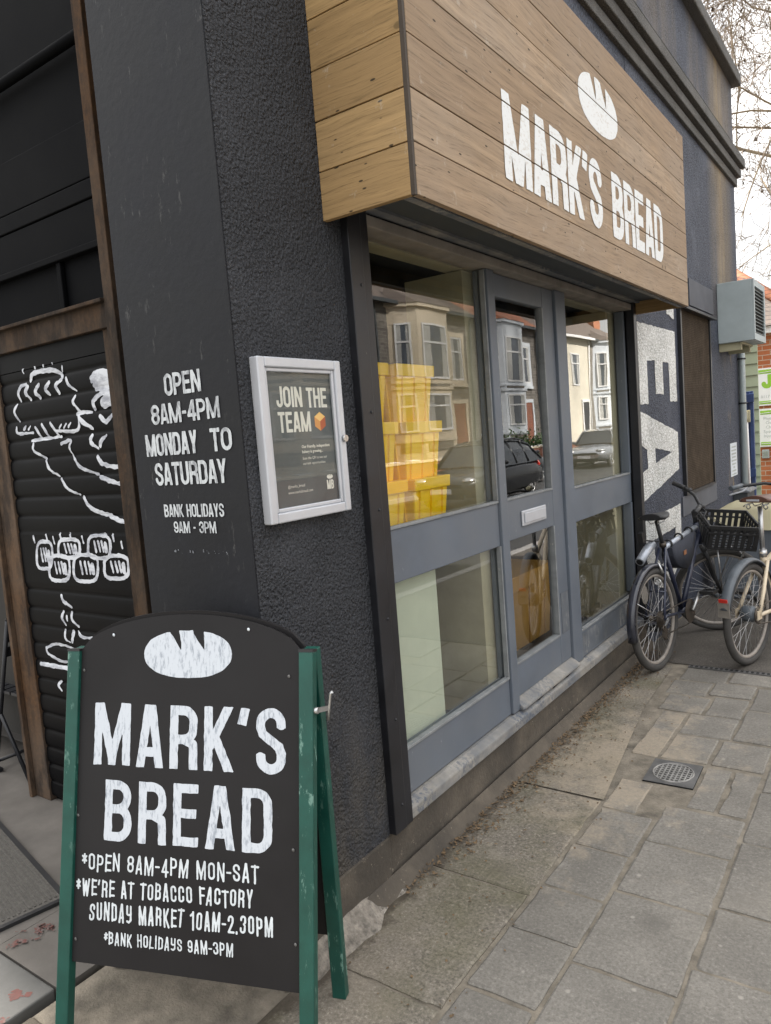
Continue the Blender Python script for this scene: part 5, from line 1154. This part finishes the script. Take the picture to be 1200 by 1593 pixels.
q = MB(); q.obox((.44, -.0545, .70), (.02, 0, .002), (0, .002, 0), (0, 0, .014)); part('bag_patch', q, M['bag_tag'], bg_, world=False)
q = MB()
for x in (.30, .48, .66): z = .768+(x-.23)*.105; q.ring((x, 0, z+.003), .027, .007, 'x', 14, 6)
part('bag_strap', q, M['black_plastic'], bg_, world=False)
q = MB(); q.tube([(-.02, .06, .71), (.10, .055, .775), (.17, .05, .80)], [.030, .031, .028], 14); lk = part('lock_tube', q, M['silver_frame'], BK, world=False)
q = MB(); q.cyl((-.0222, .0605, .7090), (-.019, .0603, .7106), .0215, 14); part('tube_opening', q, M['hole'], lk, world=False)
q = MB(); q.obox((.06, .07, .86), (.018, 0, .004), (0, .016, 0), (-.006, 0, .034)); q.tube([(.21, .02, .81), (.07, .07, .84)], .006, 6); part('rear_lamp', q, M['black_plastic'], BK, world=False, bevel=.004)
q = MB(); q.ell((-.04, .035, .50), .05, .004, .062, 14, 8); part('spoke_card', q, M['flap'], BK, world=False)
q = MB()
for c_ in ([(.82, .05, .94), (.95, .03, .86), (.90, .02, .72)], [(.82, -.05, .95), (.98, -.06, .88), (.92, -.02, .74), (.90, 0, .66)]): q.tube(c_, .0028, 5)
part('brake_cable', q.xform(TR), M['black_plastic'], BK, world=False)
# front rack and crate: they turn with the fork
q = MB()
for s in (-1, 1): q.tube([(1.05, s*.068, .335), (1.13, s*.11, .70), (1.13, s*.11, .715)], .0055, 8); q.tube([(1.05, s*.068, .335), (.95, s*.10, .70)], .0055, 8)
q.tube([(.87, -.11, .712), (1.18, -.11, .712), (1.18, .11, .712), (.87, .11, .712)], .006, 8, closed=True)
for x in (.95, 1.05, 1.13): q.tube([(x, -.11, .712), (x, .11, .712)], .0045, 6)
q.tube([(1.13, -.105, .66), (1.13, .105, .66)], .005, 6); part('front_rack', q.xform(TR), M['chrome'], BK, world=False)
q = MB(); x0, x1, yw, z0, z1 = .86, 1.19, .165, .722, .905
for z, hh in ((z0+.006, .012), (z1-.012, .024), (z1-.055, .012)):
    o_ = .012 if z > .8 else 0
    q.box(x0-o_, x1+o_, -yw-o_, -yw-o_+.012, z-hh/2, z+hh/2); q.box(x0-o_, x1+o_, yw+o_-.012, yw+o_, z-hh/2, z+hh/2); q.box(x0-o_, x0-o_+.012, -yw+.012-o_, yw-.012+o_, z-hh/2, z+hh/2); q.box(x1+o_-.012, x1+o_, -yw+.012-o_, yw-.012+o_, z-hh/2, z+hh/2)
for i in range(8):
    x = x0+.015+i*(x1-x0-.03)/7
    for s in (-1, 1): q.obox((x, s*(yw-.001), (z0+z1)/2), (.013, 0, 0), (0, .003, 0), (0, s*.006, (z1-z0)/2-.006))
for i in range(7):
    y = -yw+.02+i*(2*yw-.04)/6
    for xx in (x0, x1): q.obox((xx, y, (z0+z1)/2), (.003, 0, 0), (0, .013, 0), (0, 0, (z1-z0)/2-.006))
    q.box(x0, x1, y-.010, y+.010, z0+.0125, z0+.018)
part('crate', q.xform(TR), M['black_plastic'], BK, world=False)

# cream cargo bicycle
h2 = R_(14)
CB = thing('bicycle', 'cream bicycle with a brown leather saddle and slate blue mudguard', 'bicycle', (.685, 5.12, 0), math.pi/2-h2)
wl = wheel(CB, 0, .330, .330, hub=.04, rimm='rim_dirty')
q = MB(); q.tube([(0, -.05, .33), (0, -.03, .33), (0, .03, .33), (0, .05, .33)], [.03, .052, .052, .03], 18); part('hub_gear', q, M['guard_grey'], wl, world=False)
mg = guard(CB, .352, 28, 165, M['guard_grey'], .036, .33)
q = MB(); q.obox((-.341, 0, .425), (.003, 0, 0), (0, .036, 0), (-.004, 0, .05)); part('mud_flap', q, M['flap'], mg, world=False)
q = MB(); q.obox((-.348, 0, .482), (.004, 0, .001), (0, .026, 0), (-.0012, 0, .010)); part('reflector', q, M['red_reflect'], mg, world=False)
q = MB(); q.tube([(.36, 0, .30), (.25, 0, .62), (.235, 0, .70)], .021, 12)
for s in (-1, 1): q.tube([(0, s*.068, .33), (.10, s*.055, .46), (.235, s*.03, .64)], .0125, 8); q.tube([(0, s*.068, .33), (.34, s*.04, .30)], .013, 8); q.obox((.0, s*.068, .33), (.03, 0, 0), (0, .004, 0), (0, 0, .028))
q.tube([(.36, 0, .30), (.62, 0, .44), (.90, 0, .74)], .021, 12); q.tube([(.25, 0, .62), (.88, 0, .79)], .018, 12); q.cyl((.36, -.045, .30), (.36, .045, .30), .026, 12)
part('frame', q, M['cream_frame'], CB, world=False)
q = MB(); q.tube([(.238, 0, .66), (.215, 0, 1.0)], .0155, 12); q.cyl((.243, 0, .665), (.239, 0, .71), .025, 12); part('seat_post', q, M['chrome'], CB, world=False)
sd_ = saddle(CB, .245, 1.05, M['saddle_brown'], .105, .27)
q = MB(); q.obox((.108, 0, 1.052), (.002, 0, 0), (0, .04, 0), (0, 0, .006)); part('saddle_badge', q, M['alu'], sd_, world=False)
q = MB()
for s in (-1, 1): q.tube([(.14+.008*k, s*.055+.018*math.cos(k*1.2), 1.005+.018*math.sin(k*1.2)) for k in range(8)], .004, 6)
part('saddle_spring', q, M['chrome'], sd_, world=False)
q = MB(); q.tube([(.84, 0, .78), (.815, 0, 1.06)], .015, 10); q.tube([(.56, .335, 1.085), (.66, .32, 1.09), (.78, .20, 1.10), (.83, .06, 1.075), (.83, -.06, 1.075), (.78, -.20, 1.10), (.66, -.32, 1.09), (.56, -.335, 1.085)], .0115, 10); hq = part('handlebar', q, M['black_plastic'], CB, world=False)
for s in (-1, 1):
    q = MB(); q.tube([(.545, s*.337, 1.0845), (.68, s*.315, 1.092)], .017, 12); part('grip', q, M['guard_grey'], hq, world=False)
    q = MB(); q.tube([(.72, s*.27, 1.085), (.70, s*.32, 1.05), (.58, s*.36, 1.035)], .007, 8); part('brake_lever', q, M['alu'], hq, world=False)
q = MB(); q.ell((.80, -.12, 1.115), .03, .03, .022, 12, 8); part('bell', q, M['cream2'], hq, world=False)
q = MB(); q.cyl((.36, -.062, .30), (.36, -.066, .30), .085, 30); ck = part('crankset', q, M['cassette'], CB, world=False)
q = MB(); q.tube([(.36, -.08, .30), (.47, -.09, .19)], .011, 8); q.tube([(.36, .08, .30), (.25, .09, .41)], .011, 8); q.box(.43, .52, -.19, -.10, .18, .20); q.box(.20, .29, .10, .19, .40, .42); part('crank', q, M['black_plastic'], ck, world=False)
q = MB(); q.tube([(0, -.062, .385), (.36, -.064, .385)], .0045, 6); q.tube([(0, -.062, .275), (.36, -.064, .215)], .0045, 6); q.ring((0, -.062, .33), .05, .006, 'y', 20, 6); part('chain', q, M['cassette'], CB, world=False)
wheel(CB, 1.10, .330, .330, hub=.03)
q = MB()
for s in (-1, 1): q.tube([(1.10, s*.06, .33), (1.02, s*.05, .56), (.94, s*.02, .68)], .012, 8)
q.tube([(.94, 0, .66), (.86, 0, .84)], .020, 10); part('fork', q, M['cream_frame'], CB, world=False)
CT = thing('covered_box', 'low blue grey box under a cream tarpaulin beyond the two bicycles', 'covered box', (.7, 7.15, 0))
q = MB(); q.box(.10, 1.30, 6.93, 7.40, .0, .64); part('box', q, M['box_grey'], CT, bevel=.02)
n, k_ = 22, 14; V = []
for i in range(n):
    x = .075+1.25*i/(n-1); zt = np.interp(x, [.07, .18, .30, .45, .8, 1.33], [.72, .80, .872, .86, .84, .74])
    for j in range(k_):
        y = 6.915+.50*max(0, j-3)/(k_-4); hem = .625+.012*math.sin(9*x)+(.07*(max(0, .28-x)/.2) if x < .28 else 0)
        z = zt-.16*((j-3)/(k_-4))**1.5 if j > 3 else hem+(zt-hem)*j/3; V.append((x, y-(.010*math.sin(14*x)*(3-j)/3 if j < 3 else 0), z+(.012*math.sin(5*x+7*y) if 3 < j < k_-1 else 0)))
q = MB(); q.add(V, [(i*k_+j, (i+1)*k_+j, (i+1)*k_+j+1, i*k_+j+1) for i in range(n-1) for j in range(k_-1)], True); part('tarpaulin', q, M['tarp'], CT, fixn=True)
# ================================================================ TERRACE ACROSS THE ROAD (seen in the shop glass)
def on_face(mb, p0, p1, a, b, z0, z1, d0, d1):
    """box on a vertical face through plan points p0->p1, a..b along it, d0..d1 out of it"""
    p0, p1 = np.array(p0, float), np.array(p1, float); L = np.linalg.norm(p1-p0); u = (p1-p0)/L; n = np.array([u[1], -u[0]])
    if n[0] > 0: n = -n
    c = p0+u*(a+b)/2+n*(d0+d1)/2
    mb.obox((c[0], c[1], (z0+z1)/2), (u[0]*(b-a)/2, u[1]*(b-a)/2, 0), (n[0]*(d1-d0)/2, n[1]*(d1-d0)/2, 0), (0, 0, (z1-z0)/2))
def house_window(par, p0, p1, a, b, z0, z1, transom=.68, mull=0, surround=None):
    q = MB(); w_ = .065
    if surround: on_face(q, p0, p1, a-.16, a, z0-.14, z1+.18, .004, .07); on_face(q, p0, p1, b, b+.16, z0-.14, z1+.18, .004, .07); on_face(q, p0, p1, a, b, z1, z1+.18, .004, .068); on_face(q, p0, p1, a-.20, b+.20, z0-.26, z0-.14, .004, .11); on_face(q, p0, p1, a, b, z0-.14, z0, .004, .066); part('window_surround', q, surround, par)
    q = MB()
    for s in ((a, a+w_, z0, z1), (b-w_, b, z0, z1), (a+w_, b-w_, z0, z0+w_), (a+w_, b-w_, z1-w_, z1)): on_face(q, p0, p1, *s, .006, .05)
    zt = z0+(z1-z0)*transom; on_face(q, p0, p1, a+w_, b-w_, zt-.03, zt+.03, .006, .049)
    if mull: on_face(q, p0, p1, (a+b)/2-.03, (a+b)/2+.03, z0+w_, zt-.03, .006, .048)
    f = part('window', q, M['upvc'], par)
    q = MB(); on_face(q, p0, p1, a+w_, b-w_, z0+w_, z1-w_, .003, .020); part('pane', q, M['pane'], f)
    q = MB(); on_face(q, p0, p1, a+w_, a+w_+(b-a)*.28, z0+w_, z1-w_, .0205, .022); on_face(q, p0, p1, b-w_-(b-a)*.2, b-w_, z0+w_, z1-w_, .0205, .022); part('curtain', q, M['curtain'], f)
XM_, XB = 13.0, 12.25
def terrace(y0, y1, label, wallm, trim, roofm, bay=True, chimney=True, flat=False):
    t = thing('terraced_house', label, 'house', ((XM_+20)/2, (y0+y1)/2, 0), 0, 'terraced houses across the road')
    q = MB(); q.box(XM_, 20, y0+.005, y1-.005, -.15, 6.35); part('wall', q, wallm, t)
    q = MB(); q.add([(XM_-.3, y0, 6.3), (XM_-.3, y1, 6.3), (16.5, y1, 8.9), (16.5, y0, 8.9), (20.3, y0, 6.3), (20.3, y1, 6.3)], [(0, 1, 2, 3), (3, 2, 5, 4), (0, 3, 4), (1, 5, 2), (0, 4, 5, 1)]); rf = part('roof', q, roofm, t, fixn=True)
    q = MB(); q.box(XM_-.38, XM_-.28, y0, y1, 6.22, 6.34); q.cyl((XM_-.07, y1-.25, 0), (XM_-.07, y1-.25, 6.2), .045, 8); part('gutter', q, M['upvc'] if flat else M['soffit'], t)
    if chimney:
        q = MB(); q.box(14.8, 15.9, y1-.5, y1+.45, 7.5, 9.6); q.box(14.72, 15.98, y1-.58, y1+.53, 9.6, 9.8)
        for i in range(4): q.cyl((15.0+i*.24, y1, 9.8), (15.0+i*.24, y1, 10.15), .09, 8, .08)
        part('chimney', q, M['brick'], rf)
    if bay:
        b0, b1 = y0+.55, y0+4.1; c = .95
        plan = [(XM_, b0), (XB, b0+c*.8), (XB, b1-c*.8), (XM_, b1)]
        bz = MB(); bz.prism(plan+[(XM_+.1, b1), (XM_+.1, b0)], 'z', -.15, 6.15); by = part('bay', bz, trim, t)
        q = MB(); ctr = (XM_-.1, (b0+b1)/2)
        for z, d, hh in ((6.15, .16, .12), (3.30, .09, .10), (2.98+.55-.02, .06, .07), (1.46, .08, .10)):
            pl = [(ctr[0]+(p[0]-ctr[0])*(1+d/.9), ctr[1]+(p[1]-ctr[1])*(1+d/2.2)) for p in plan]; q.prism(pl+[(XM_+.05, pl[3][1]), (XM_+.05, pl[0][1])], 'z', z, z+hh)
        part('string_course', q, trim, by)
        q = MB(); pl = [(ctr[0]+(p[0]-ctr[0])*1.22, ctr[1]+(p[1]-ctr[1])*1.09) for p in plan]; V = [(p[0], p[1], 6.27) for p in pl]+[(XM_+.2, b0+.3, 6.95), (XM_+.2, b1-.3, 6.95)]
        q.add(V, [(0, 1, 4), (1, 2, 5, 4), (2, 3, 5)]); part('bay_roof', q, roofm, by, fixn=True)
        for k in range(3):
            p0, p1 = plan[k], plan[k+1]; L = math.hypot(p1[0]-p0[0], p1[1]-p0[1])
            m_ = .22
            house_window(by, p0, p1, m_, L-m_, 3.68, 5.60, .66, 0)
            house_window(by, p0, p1, m_, L-m_, 1.83, 3.16, .66, 0)
            q = MB(); on_face(q, p0, p1, m_-.04, L-m_+.04, 1.12, 1.42, .004, .03); on_face(q, p0, p1, m_-.04, L-m_+.04, 3.42, 3.56, .004, .03); part('carved_panel', q, M['rubble'], by)
        d0 = b1+.55
    else:
        b1 = y0+.3; d0 = y1-1.5
        house_window(t, (XM_, y0), (XM_, y1), .9, 2.75, 3.75, 5.45, .68, 1); house_window(t, (XM_, y0), (XM_, y1), .9, 2.6, 1.55, 3.05, .68, 1)
        house_window(t, (XM_, y0), (XM_, y1), 4.1, 5.2, 3.75, 5.45, .68, 0)
    q = MB(); q.box(XM_-.03, XM_-.002, d0, d0+.95, .75, 2.85); dd = part('door', q, M['navy_clad'] if flat else M['brick_red'], t)
    q = MB(); q.box(XM_-.06, XM_-.002, d0-.14, d0, .75, 3.0); q.box(XM_-.06, XM_-.002, d0+.95, d0+1.09, .75, 3.0); q.box(XM_-.06, XM_-.002, d0, d0+.95, 2.852, 3.0); q.box(XM_-1.2, XM_-.062, d0-.15, d0+1.1, -.15, .4); q.box(XM_-.7, XM_-.0625, d0-.15, d0+1.1, .4, .74); part('door_frame', q, trim, dd)
    if bay: house_window(t, (XM_, y0), (XM_, y1), d0-y0+.05, d0-y0+.95, 3.75, 5.45, .66, 0, trim)
    return t
terrace(7.7, 14.3, 'dark stone terraced house with bath stone bay facing the fascia sign from across the road', M['rubble'], M['bath'], M['roof'])
terrace(14.3, 20.9, 'dark stone terraced house with bath stone bay reflected behind the yellow crates', M['rubble'], M['bath'], M['roof'])
terrace(20.9, 27.4, 'dark stone terraced house with bath stone bay reflected just left of the shop door', M['rubble'], M['bath'], M['roof'])
terrace(27.4, 34.2, 'terraced house with a pale blue bay reflected in the upper door pane', M['rubble'], M['palerender'], M['roof_red'], chimney=True)
terrace(34.2, 41.2, 'flat fronted cream rendered house reflected in the glass beside the bicycles', M['creamrender'], M['upvc'], M['roof'], bay=False, chimney=False, flat=True)
terrace(41.2, 48.0, 'far stone terraced house with a pale bay at the end of the row', M['rubble'], M['palerender'], M['roof'])
# front walls
for (a, b_), lb, m_ in [((7.7, 20.8), 'low dark red brick garden wall with white coping stones opposite the yellow crates', 'brick_red'), ((20.9, 34.1), 'low garden wall in front of the pale blue bay across the road', 'brick_red'), ((34.2, 48), 'low garden wall in front of the cream house across the road', 'brick_red')]:
    t = thing('garden_wall', lb, 'wall', (11.25, (a+b_)/2, 0), 0, 'garden walls across the road')
    q = MB(); q.box(11.15, 11.38, a, b_, -.15, .82); part('wall', q, M[m_], t)
    q = MB(); q.box(11.12, 11.41, a, b_, .82, .89)
    part('coping', q, M['bath'], t, bevel=.01)
    q = MB(); y = a+.8
    while y < b_-.4: q.prism([(11.14, y), (11.39, y), (11.39, y+.5), (11.14, y+.5)], 'z', .891, .93); y += 1.1
    part('coping_stone', q, M['upvc'], t, bevel=.02)
t = thing('garden_bed', 'raised front gardens behind the garden walls', 'garden', (12, 27, 0)); q = MB(); q.box(11.38, XM_, 7.7, 48, -.15, .35); o = part('soil', q, M['earth'], t)
# hedge: leaves through a box-like volume
def leafcloud(mb, n, f, s0, s1, g):
    for i in range(n):
        c = f(); s = g.uniform(s0, s1); a = g.normal(size=3); a /= np.linalg.norm(a); b_ = np.cross(a, g.normal(size=3)); b_ /= np.linalg.norm(b_)
        mb.add([c-a*s, c+b_*s*.5, c+a*s, c-b_*s*.5], [(0, 1, 2, 3)])
g = np.random.default_rng(5)
HD = thing('hedge', 'bushy green hedge behind the garden wall across the road', 'hedge', (11.8, 29.5, .3))
q = MB(); leafcloud(q, 5000, lambda: np.array([11.8+g.normal(0, .2), g.uniform(26.8, 32.4), .5+abs(g.normal(0, .36))+.15*math.sin(g.uniform(0, 6))]), .04, .09, g); part('foliage', q, M['leaf'], HD)
q = MB()
for i in range(10): q.cyl((11.8, 27+i*.55, .3), (11.8+g.uniform(-.1, .1), 27+i*.55+g.uniform(-.2, .2), .9), .02, 6)
part('stem', q, M['twig'], HD)
def box_bin(label, x, y, z, m, rz=0):
    t = thing('recycling_box', label, 'recycling box', (x, y, z), rz, 'blue recycling boxes across the road')
    q = MB(); q.loft([[(-.26, -.19, 0), (.26, -.19, 0), (.26, .19, 0), (-.26, .19, 0)], [(-.30, -.22, .33), (.30, -.22, .33), (.30, .22, .33), (-.30, .22, .33)]], smooth=False); part('body', q, m, t, world=False, bevel=.01)
    q = MB(); q.box(-.32, .32, -.24, .24, .331, .375); part('lid', q, m, t, world=False, bevel=.01)
box_bin('blue recycling box on the garden wall beside the stone bay', 11.27, 23.9, .93, M['bin_blue'], R_(80)); box_bin('blue recycling box on the garden wall of the cream house', 11.27, 36.6, .93, M['bin_blue'], R_(95))
WBn = thing('wheelie_bin', 'black wheelie bin standing between the two bays across the road', 'wheelie bin', (11.7, 26.2, .35))
q = MB(); q.loft([[(-.22, -.22, .06), (.22, -.22, .06), (.22, .22, .06), (-.22, .22, .06)], [(-.28, -.28, .98), (.28, -.28, .98), (.28, .28, .98), (-.28, .28, .98)]], smooth=False); part('body', q, M['bin_black'], WBn, world=False, bevel=.02)
q = MB(); q.prism([(-.31, .981), (.31, .981), (.29, 1.05), (-.25, 1.09)], 'y', -.3, .3); part('lid', q, M['bin_black'], WBn, world=False, bevel=.015)
for s in (-1, 1):
    q = MB(); q.cyl((.22, s*.2, .1), (.22, s*.26, .1), .1, 16); part('wheel', q, M['tyre'], WBn, world=False)

# ---------------------------------------------------------------- parked cars
def car(label, x, y, rz, m, L=4.3, W=1.76, H=1.5, plate='bath'):
    """nose towards local +x; hatchback"""
    t = thing('parked_car', label, 'car', (x, y, -.108), rz, 'cars parked across the road')
    h = L/2
    st_ = [(-h, .62, .42, .80, .86), (-h+.10, .78, .30, .95, .96), (-h+.5, .95, .22, .98, 1), (-h+1.2, .97, .20, .98, 1), (0, .96, .20, .97, 1), (h-1.5, .93, .20, .96, 1), (h-.95, .89, .22, .95, 1), (h-.35, .78, .26, .92, .95), (h-.08, .68, .32, .80, .82), (h, .60, .40, .62, .70)]
    secs = []
    for xx, zt, zb, sq, wd in st_:
        w_ = W/2*wd; sec = []
        for k in range(20):
            a = 2*math.pi*k/20; ca, sa = math.cos(a), math.sin(a); e = .42
            sec.append((xx, w_*math.copysign(abs(ca)**e, ca), (zt+zb)/2+(zt-zb)/2*math.copysign(abs(sa)**e, sa)))
        secs.append(sec)
    q = MB(); q.loft(secs); part('body', q, m, t, world=False, fixn=True)
    cab = [(-h+.12, .93, .62), (-h+.55, 1.36, .60), (-h+1.1, 1.47, .60), (-.15, H, .60), (.35, 1.42, .59), (h-1.25, .95, .66)]
    secs = []
    for xx, zt, wt in cab:
        zb = .90; secs.append([(xx, W*.475, zb), (xx, W*(.475-.08*(zt-zb)/.6-.0), zb+(zt-zb)*.6), (xx, W*(.475-.16*(zt-zb)/.6), zt-.015), (xx, 0, zt), (xx, -W*(.475-.16*(zt-zb)/.6), zt-.015), (xx, -W*(.475-.08*(zt-zb)/.6), zb+(zt-zb)*.6), (xx, -W*.475, zb)])
    q = MB(); q.loft(secs, smooth=False); part('greenhouse', q, M['carglass'], t, world=False, fixn=True)
    q = MB(); r = [(xx, zt) for xx, zt, _ in cab]
    V = []; 
    for xx, zt in r[1:5]:
        k = W*(.475-.16*(zt-.9)/.6)
        V += [(xx, -k, zt+.001), (xx, 0, zt+.018), (xx, k, zt+.001)]
    q.add(V, [(3*i+j, 3*i+3+j, 3*i+4+j, 3*i+1+j) for i in range(3) for j in range(2)], True)
    for s in (-1, 1):
        kk = lambda z: s*(W*(.475-.16*max(0, z-.9)/.6)+.006)
        for pa, pb in (((h-1.22, .95), (.38, 1.41)), ((.38, 1.41), (-.15, H-.01)), ((-.15, H-.01), (-h+1.1, 1.46)), ((-h+1.1, 1.46), (-h+.55, 1.35)), ((-h+.55, 1.35), (-h+.12, .95)), ((-.30, .92), (-.26, H-.02)), ((-h+1.0, .92), (-h+1.0, 1.44))): q.tube([(pa[0], kk(pa[1]), pa[1]), (pb[0], kk(pb[1]), pb[1])], .032, 6)
    part('roof', q, m, t, world=False)
    for xx in (-h+.80, h-.86):
        for s in (-1, 1):
            q = MB(); q.ring((xx, s*(W/2-.10), .315), .245, .078, 'y', 28, 8); wl = part('wheel', q, M['tyre'], t, world=False)
            q = MB(); q.ring((xx, s*(W/2-.035), .315), .195, .018, 'y', 24, 6); q.cyl((xx, s*(W/2-.08), .315), (xx, s*(W/2-.03), .315), .05, 10)
            for k in range(5): a = 2*math.pi*k/5; q.bar((xx+.03*math.cos(a), s*(W/2-.045), .315+.03*math.sin(a)), (xx+.19*math.cos(a), s*(W/2-.04), .315+.19*math.sin(a)), .045, .02, up=(0, 1, 0))
            part('rim', q, M['rim'], wl, world=False)
            q = MB(); q.cyl((xx, s*(W/2-.12), .315), (xx, s*(W/2-.075), .315), .20, 20); part('wheel_backing', q, M['hole'], wl, world=False)
    for s in (-1, 1):
        q = MB(); q.ell((h-.24, s*.62, .68), .20, .17, .075, 12, 8); part('headlight', q, M['chrome'], t, world=False)
        q = MB(); q.ell((-h+.10, s*.66, .80), .06, .12, .12, 10, 8); part('tail_light', q, M['red_reflect'], t, world=False)
        q = MB(); q.ell((h-1.45, s*(W/2+.06), 1.0), .07, .10, .06, 10, 8); part('door_mirror', q, m, t, world=False)
    q = MB(); q.box(h-.03, h+.012, -.27, .27, .40, .51); part('number_plate', q, M['upvc'], t, world=False)
    q = MB(); q.box(h-.06, h+.004, -.55, .55, .53, .61); q.box(h-.08, h+.002, -.6, .6, .27, .38); part('grille', q, M['hole'], t, world=False)
    return t
car('black hatchback on the road, its headlights reflected beside the yellow crates', 7.1, 16.45, R_(-90), M['carpaint'], L=4.0)
car('black estate parked in front of the hedge, reflected in the upper door pane', 8.85, 21.0, R_(90), M['carpaint'], L=4.45)
car('silver hatchback facing the shop, reflected in the glass beside the bicycles', 8.85, 30.3, R_(-90), M['carsilver'], L=4.0)

# ================================================================ BARE TREE
TX, TY = -2.45, 30.0
TRE = thing('tree', 'bare winter tree with fine twigs against the pale sky beyond the shop corner', 'tree', (TX, TY, 0))
g = np.random.default_rng(21)
tr = MB(); br = MB(); tw = MB(); bd = MB(); cnt = [0]
def grow(p, d, L, r, lv):
    n = 5 if lv < 3 else 3; P = [p]; rr = [r]; dd = d.copy()
    for i in range(n):
        dd = dd+g.normal(0, .11+.05*lv, 3)+np.array([0, 0, .05 if lv < 2 else (-.055 if lv > 2 else -.0)]); dd /= np.linalg.norm(dd); P.append(P[-1]+dd*L/n); rr.append(r*(1-.45*(i+1)/n))
    (tr if lv == 0 else br if lv < 3 else tw).tube(P, rr, 10 if lv == 0 else (6 if lv < 3 else 3), cap=False)
    if lv >= 5 or (lv >= 4 and g.random() < .15):
        if g.random() < .35:
            c = P[-1]; a = g.normal(size=3)*.05; b_ = g.normal(size=3)*.04; bd.add([c, c+a, c+a+b_, c+b_], [(0, 1, 2, 3)])
        return
    k = {0: 15, 1: 9, 2: 7, 3: 5, 4: 3}[lv]
    for j in range(k):
        t = g.uniform(.35 if lv == 0 else .22, 1.0); i = min(int(t*n), n-1); q_ = P[i]+(P[i+1]-P[i])*(t*n-i)
        ax = g.normal(size=3); ax = ax-np.dot(ax, dd)*dd; ax /= np.linalg.norm(ax); sp = g.uniform(.6, 1.15) if lv < 2 else g.uniform(.4, 1.0)
        nd = dd*math.cos(sp)+ax*math.sin(sp)
        nd[0] = nd[0]*.25 if nd[0] > 0 and lv < 3 else nd[0]
        if lv == 0: nd[2] = abs(nd[2])*.5+.12; nd /= np.linalg.norm(nd)
        grow(q_, nd, L*({0: .50, 1: .58, 2: .55, 3: .52, 4: .6}[lv])*g.uniform(.7, 1.2), max(r*{0: .24, 1: .5, 2: .45, 3: .5, 4: .6}[lv]*g.uniform(.8, 1.1)*(1-.3*t), .013 if lv < 4 else .010), lv+1)
grow(np.array([TX+.25, TY, -.1]), np.array([-.02, 0, 1.0]), 20.0, .42, 0)
part('trunk', tr, M['bark'], TRE); part('limbs', br, M['bark'], TRE); part('crown', tw, M['twig'], TRE); part('seed_heads', bd, M['bud'], TRE)
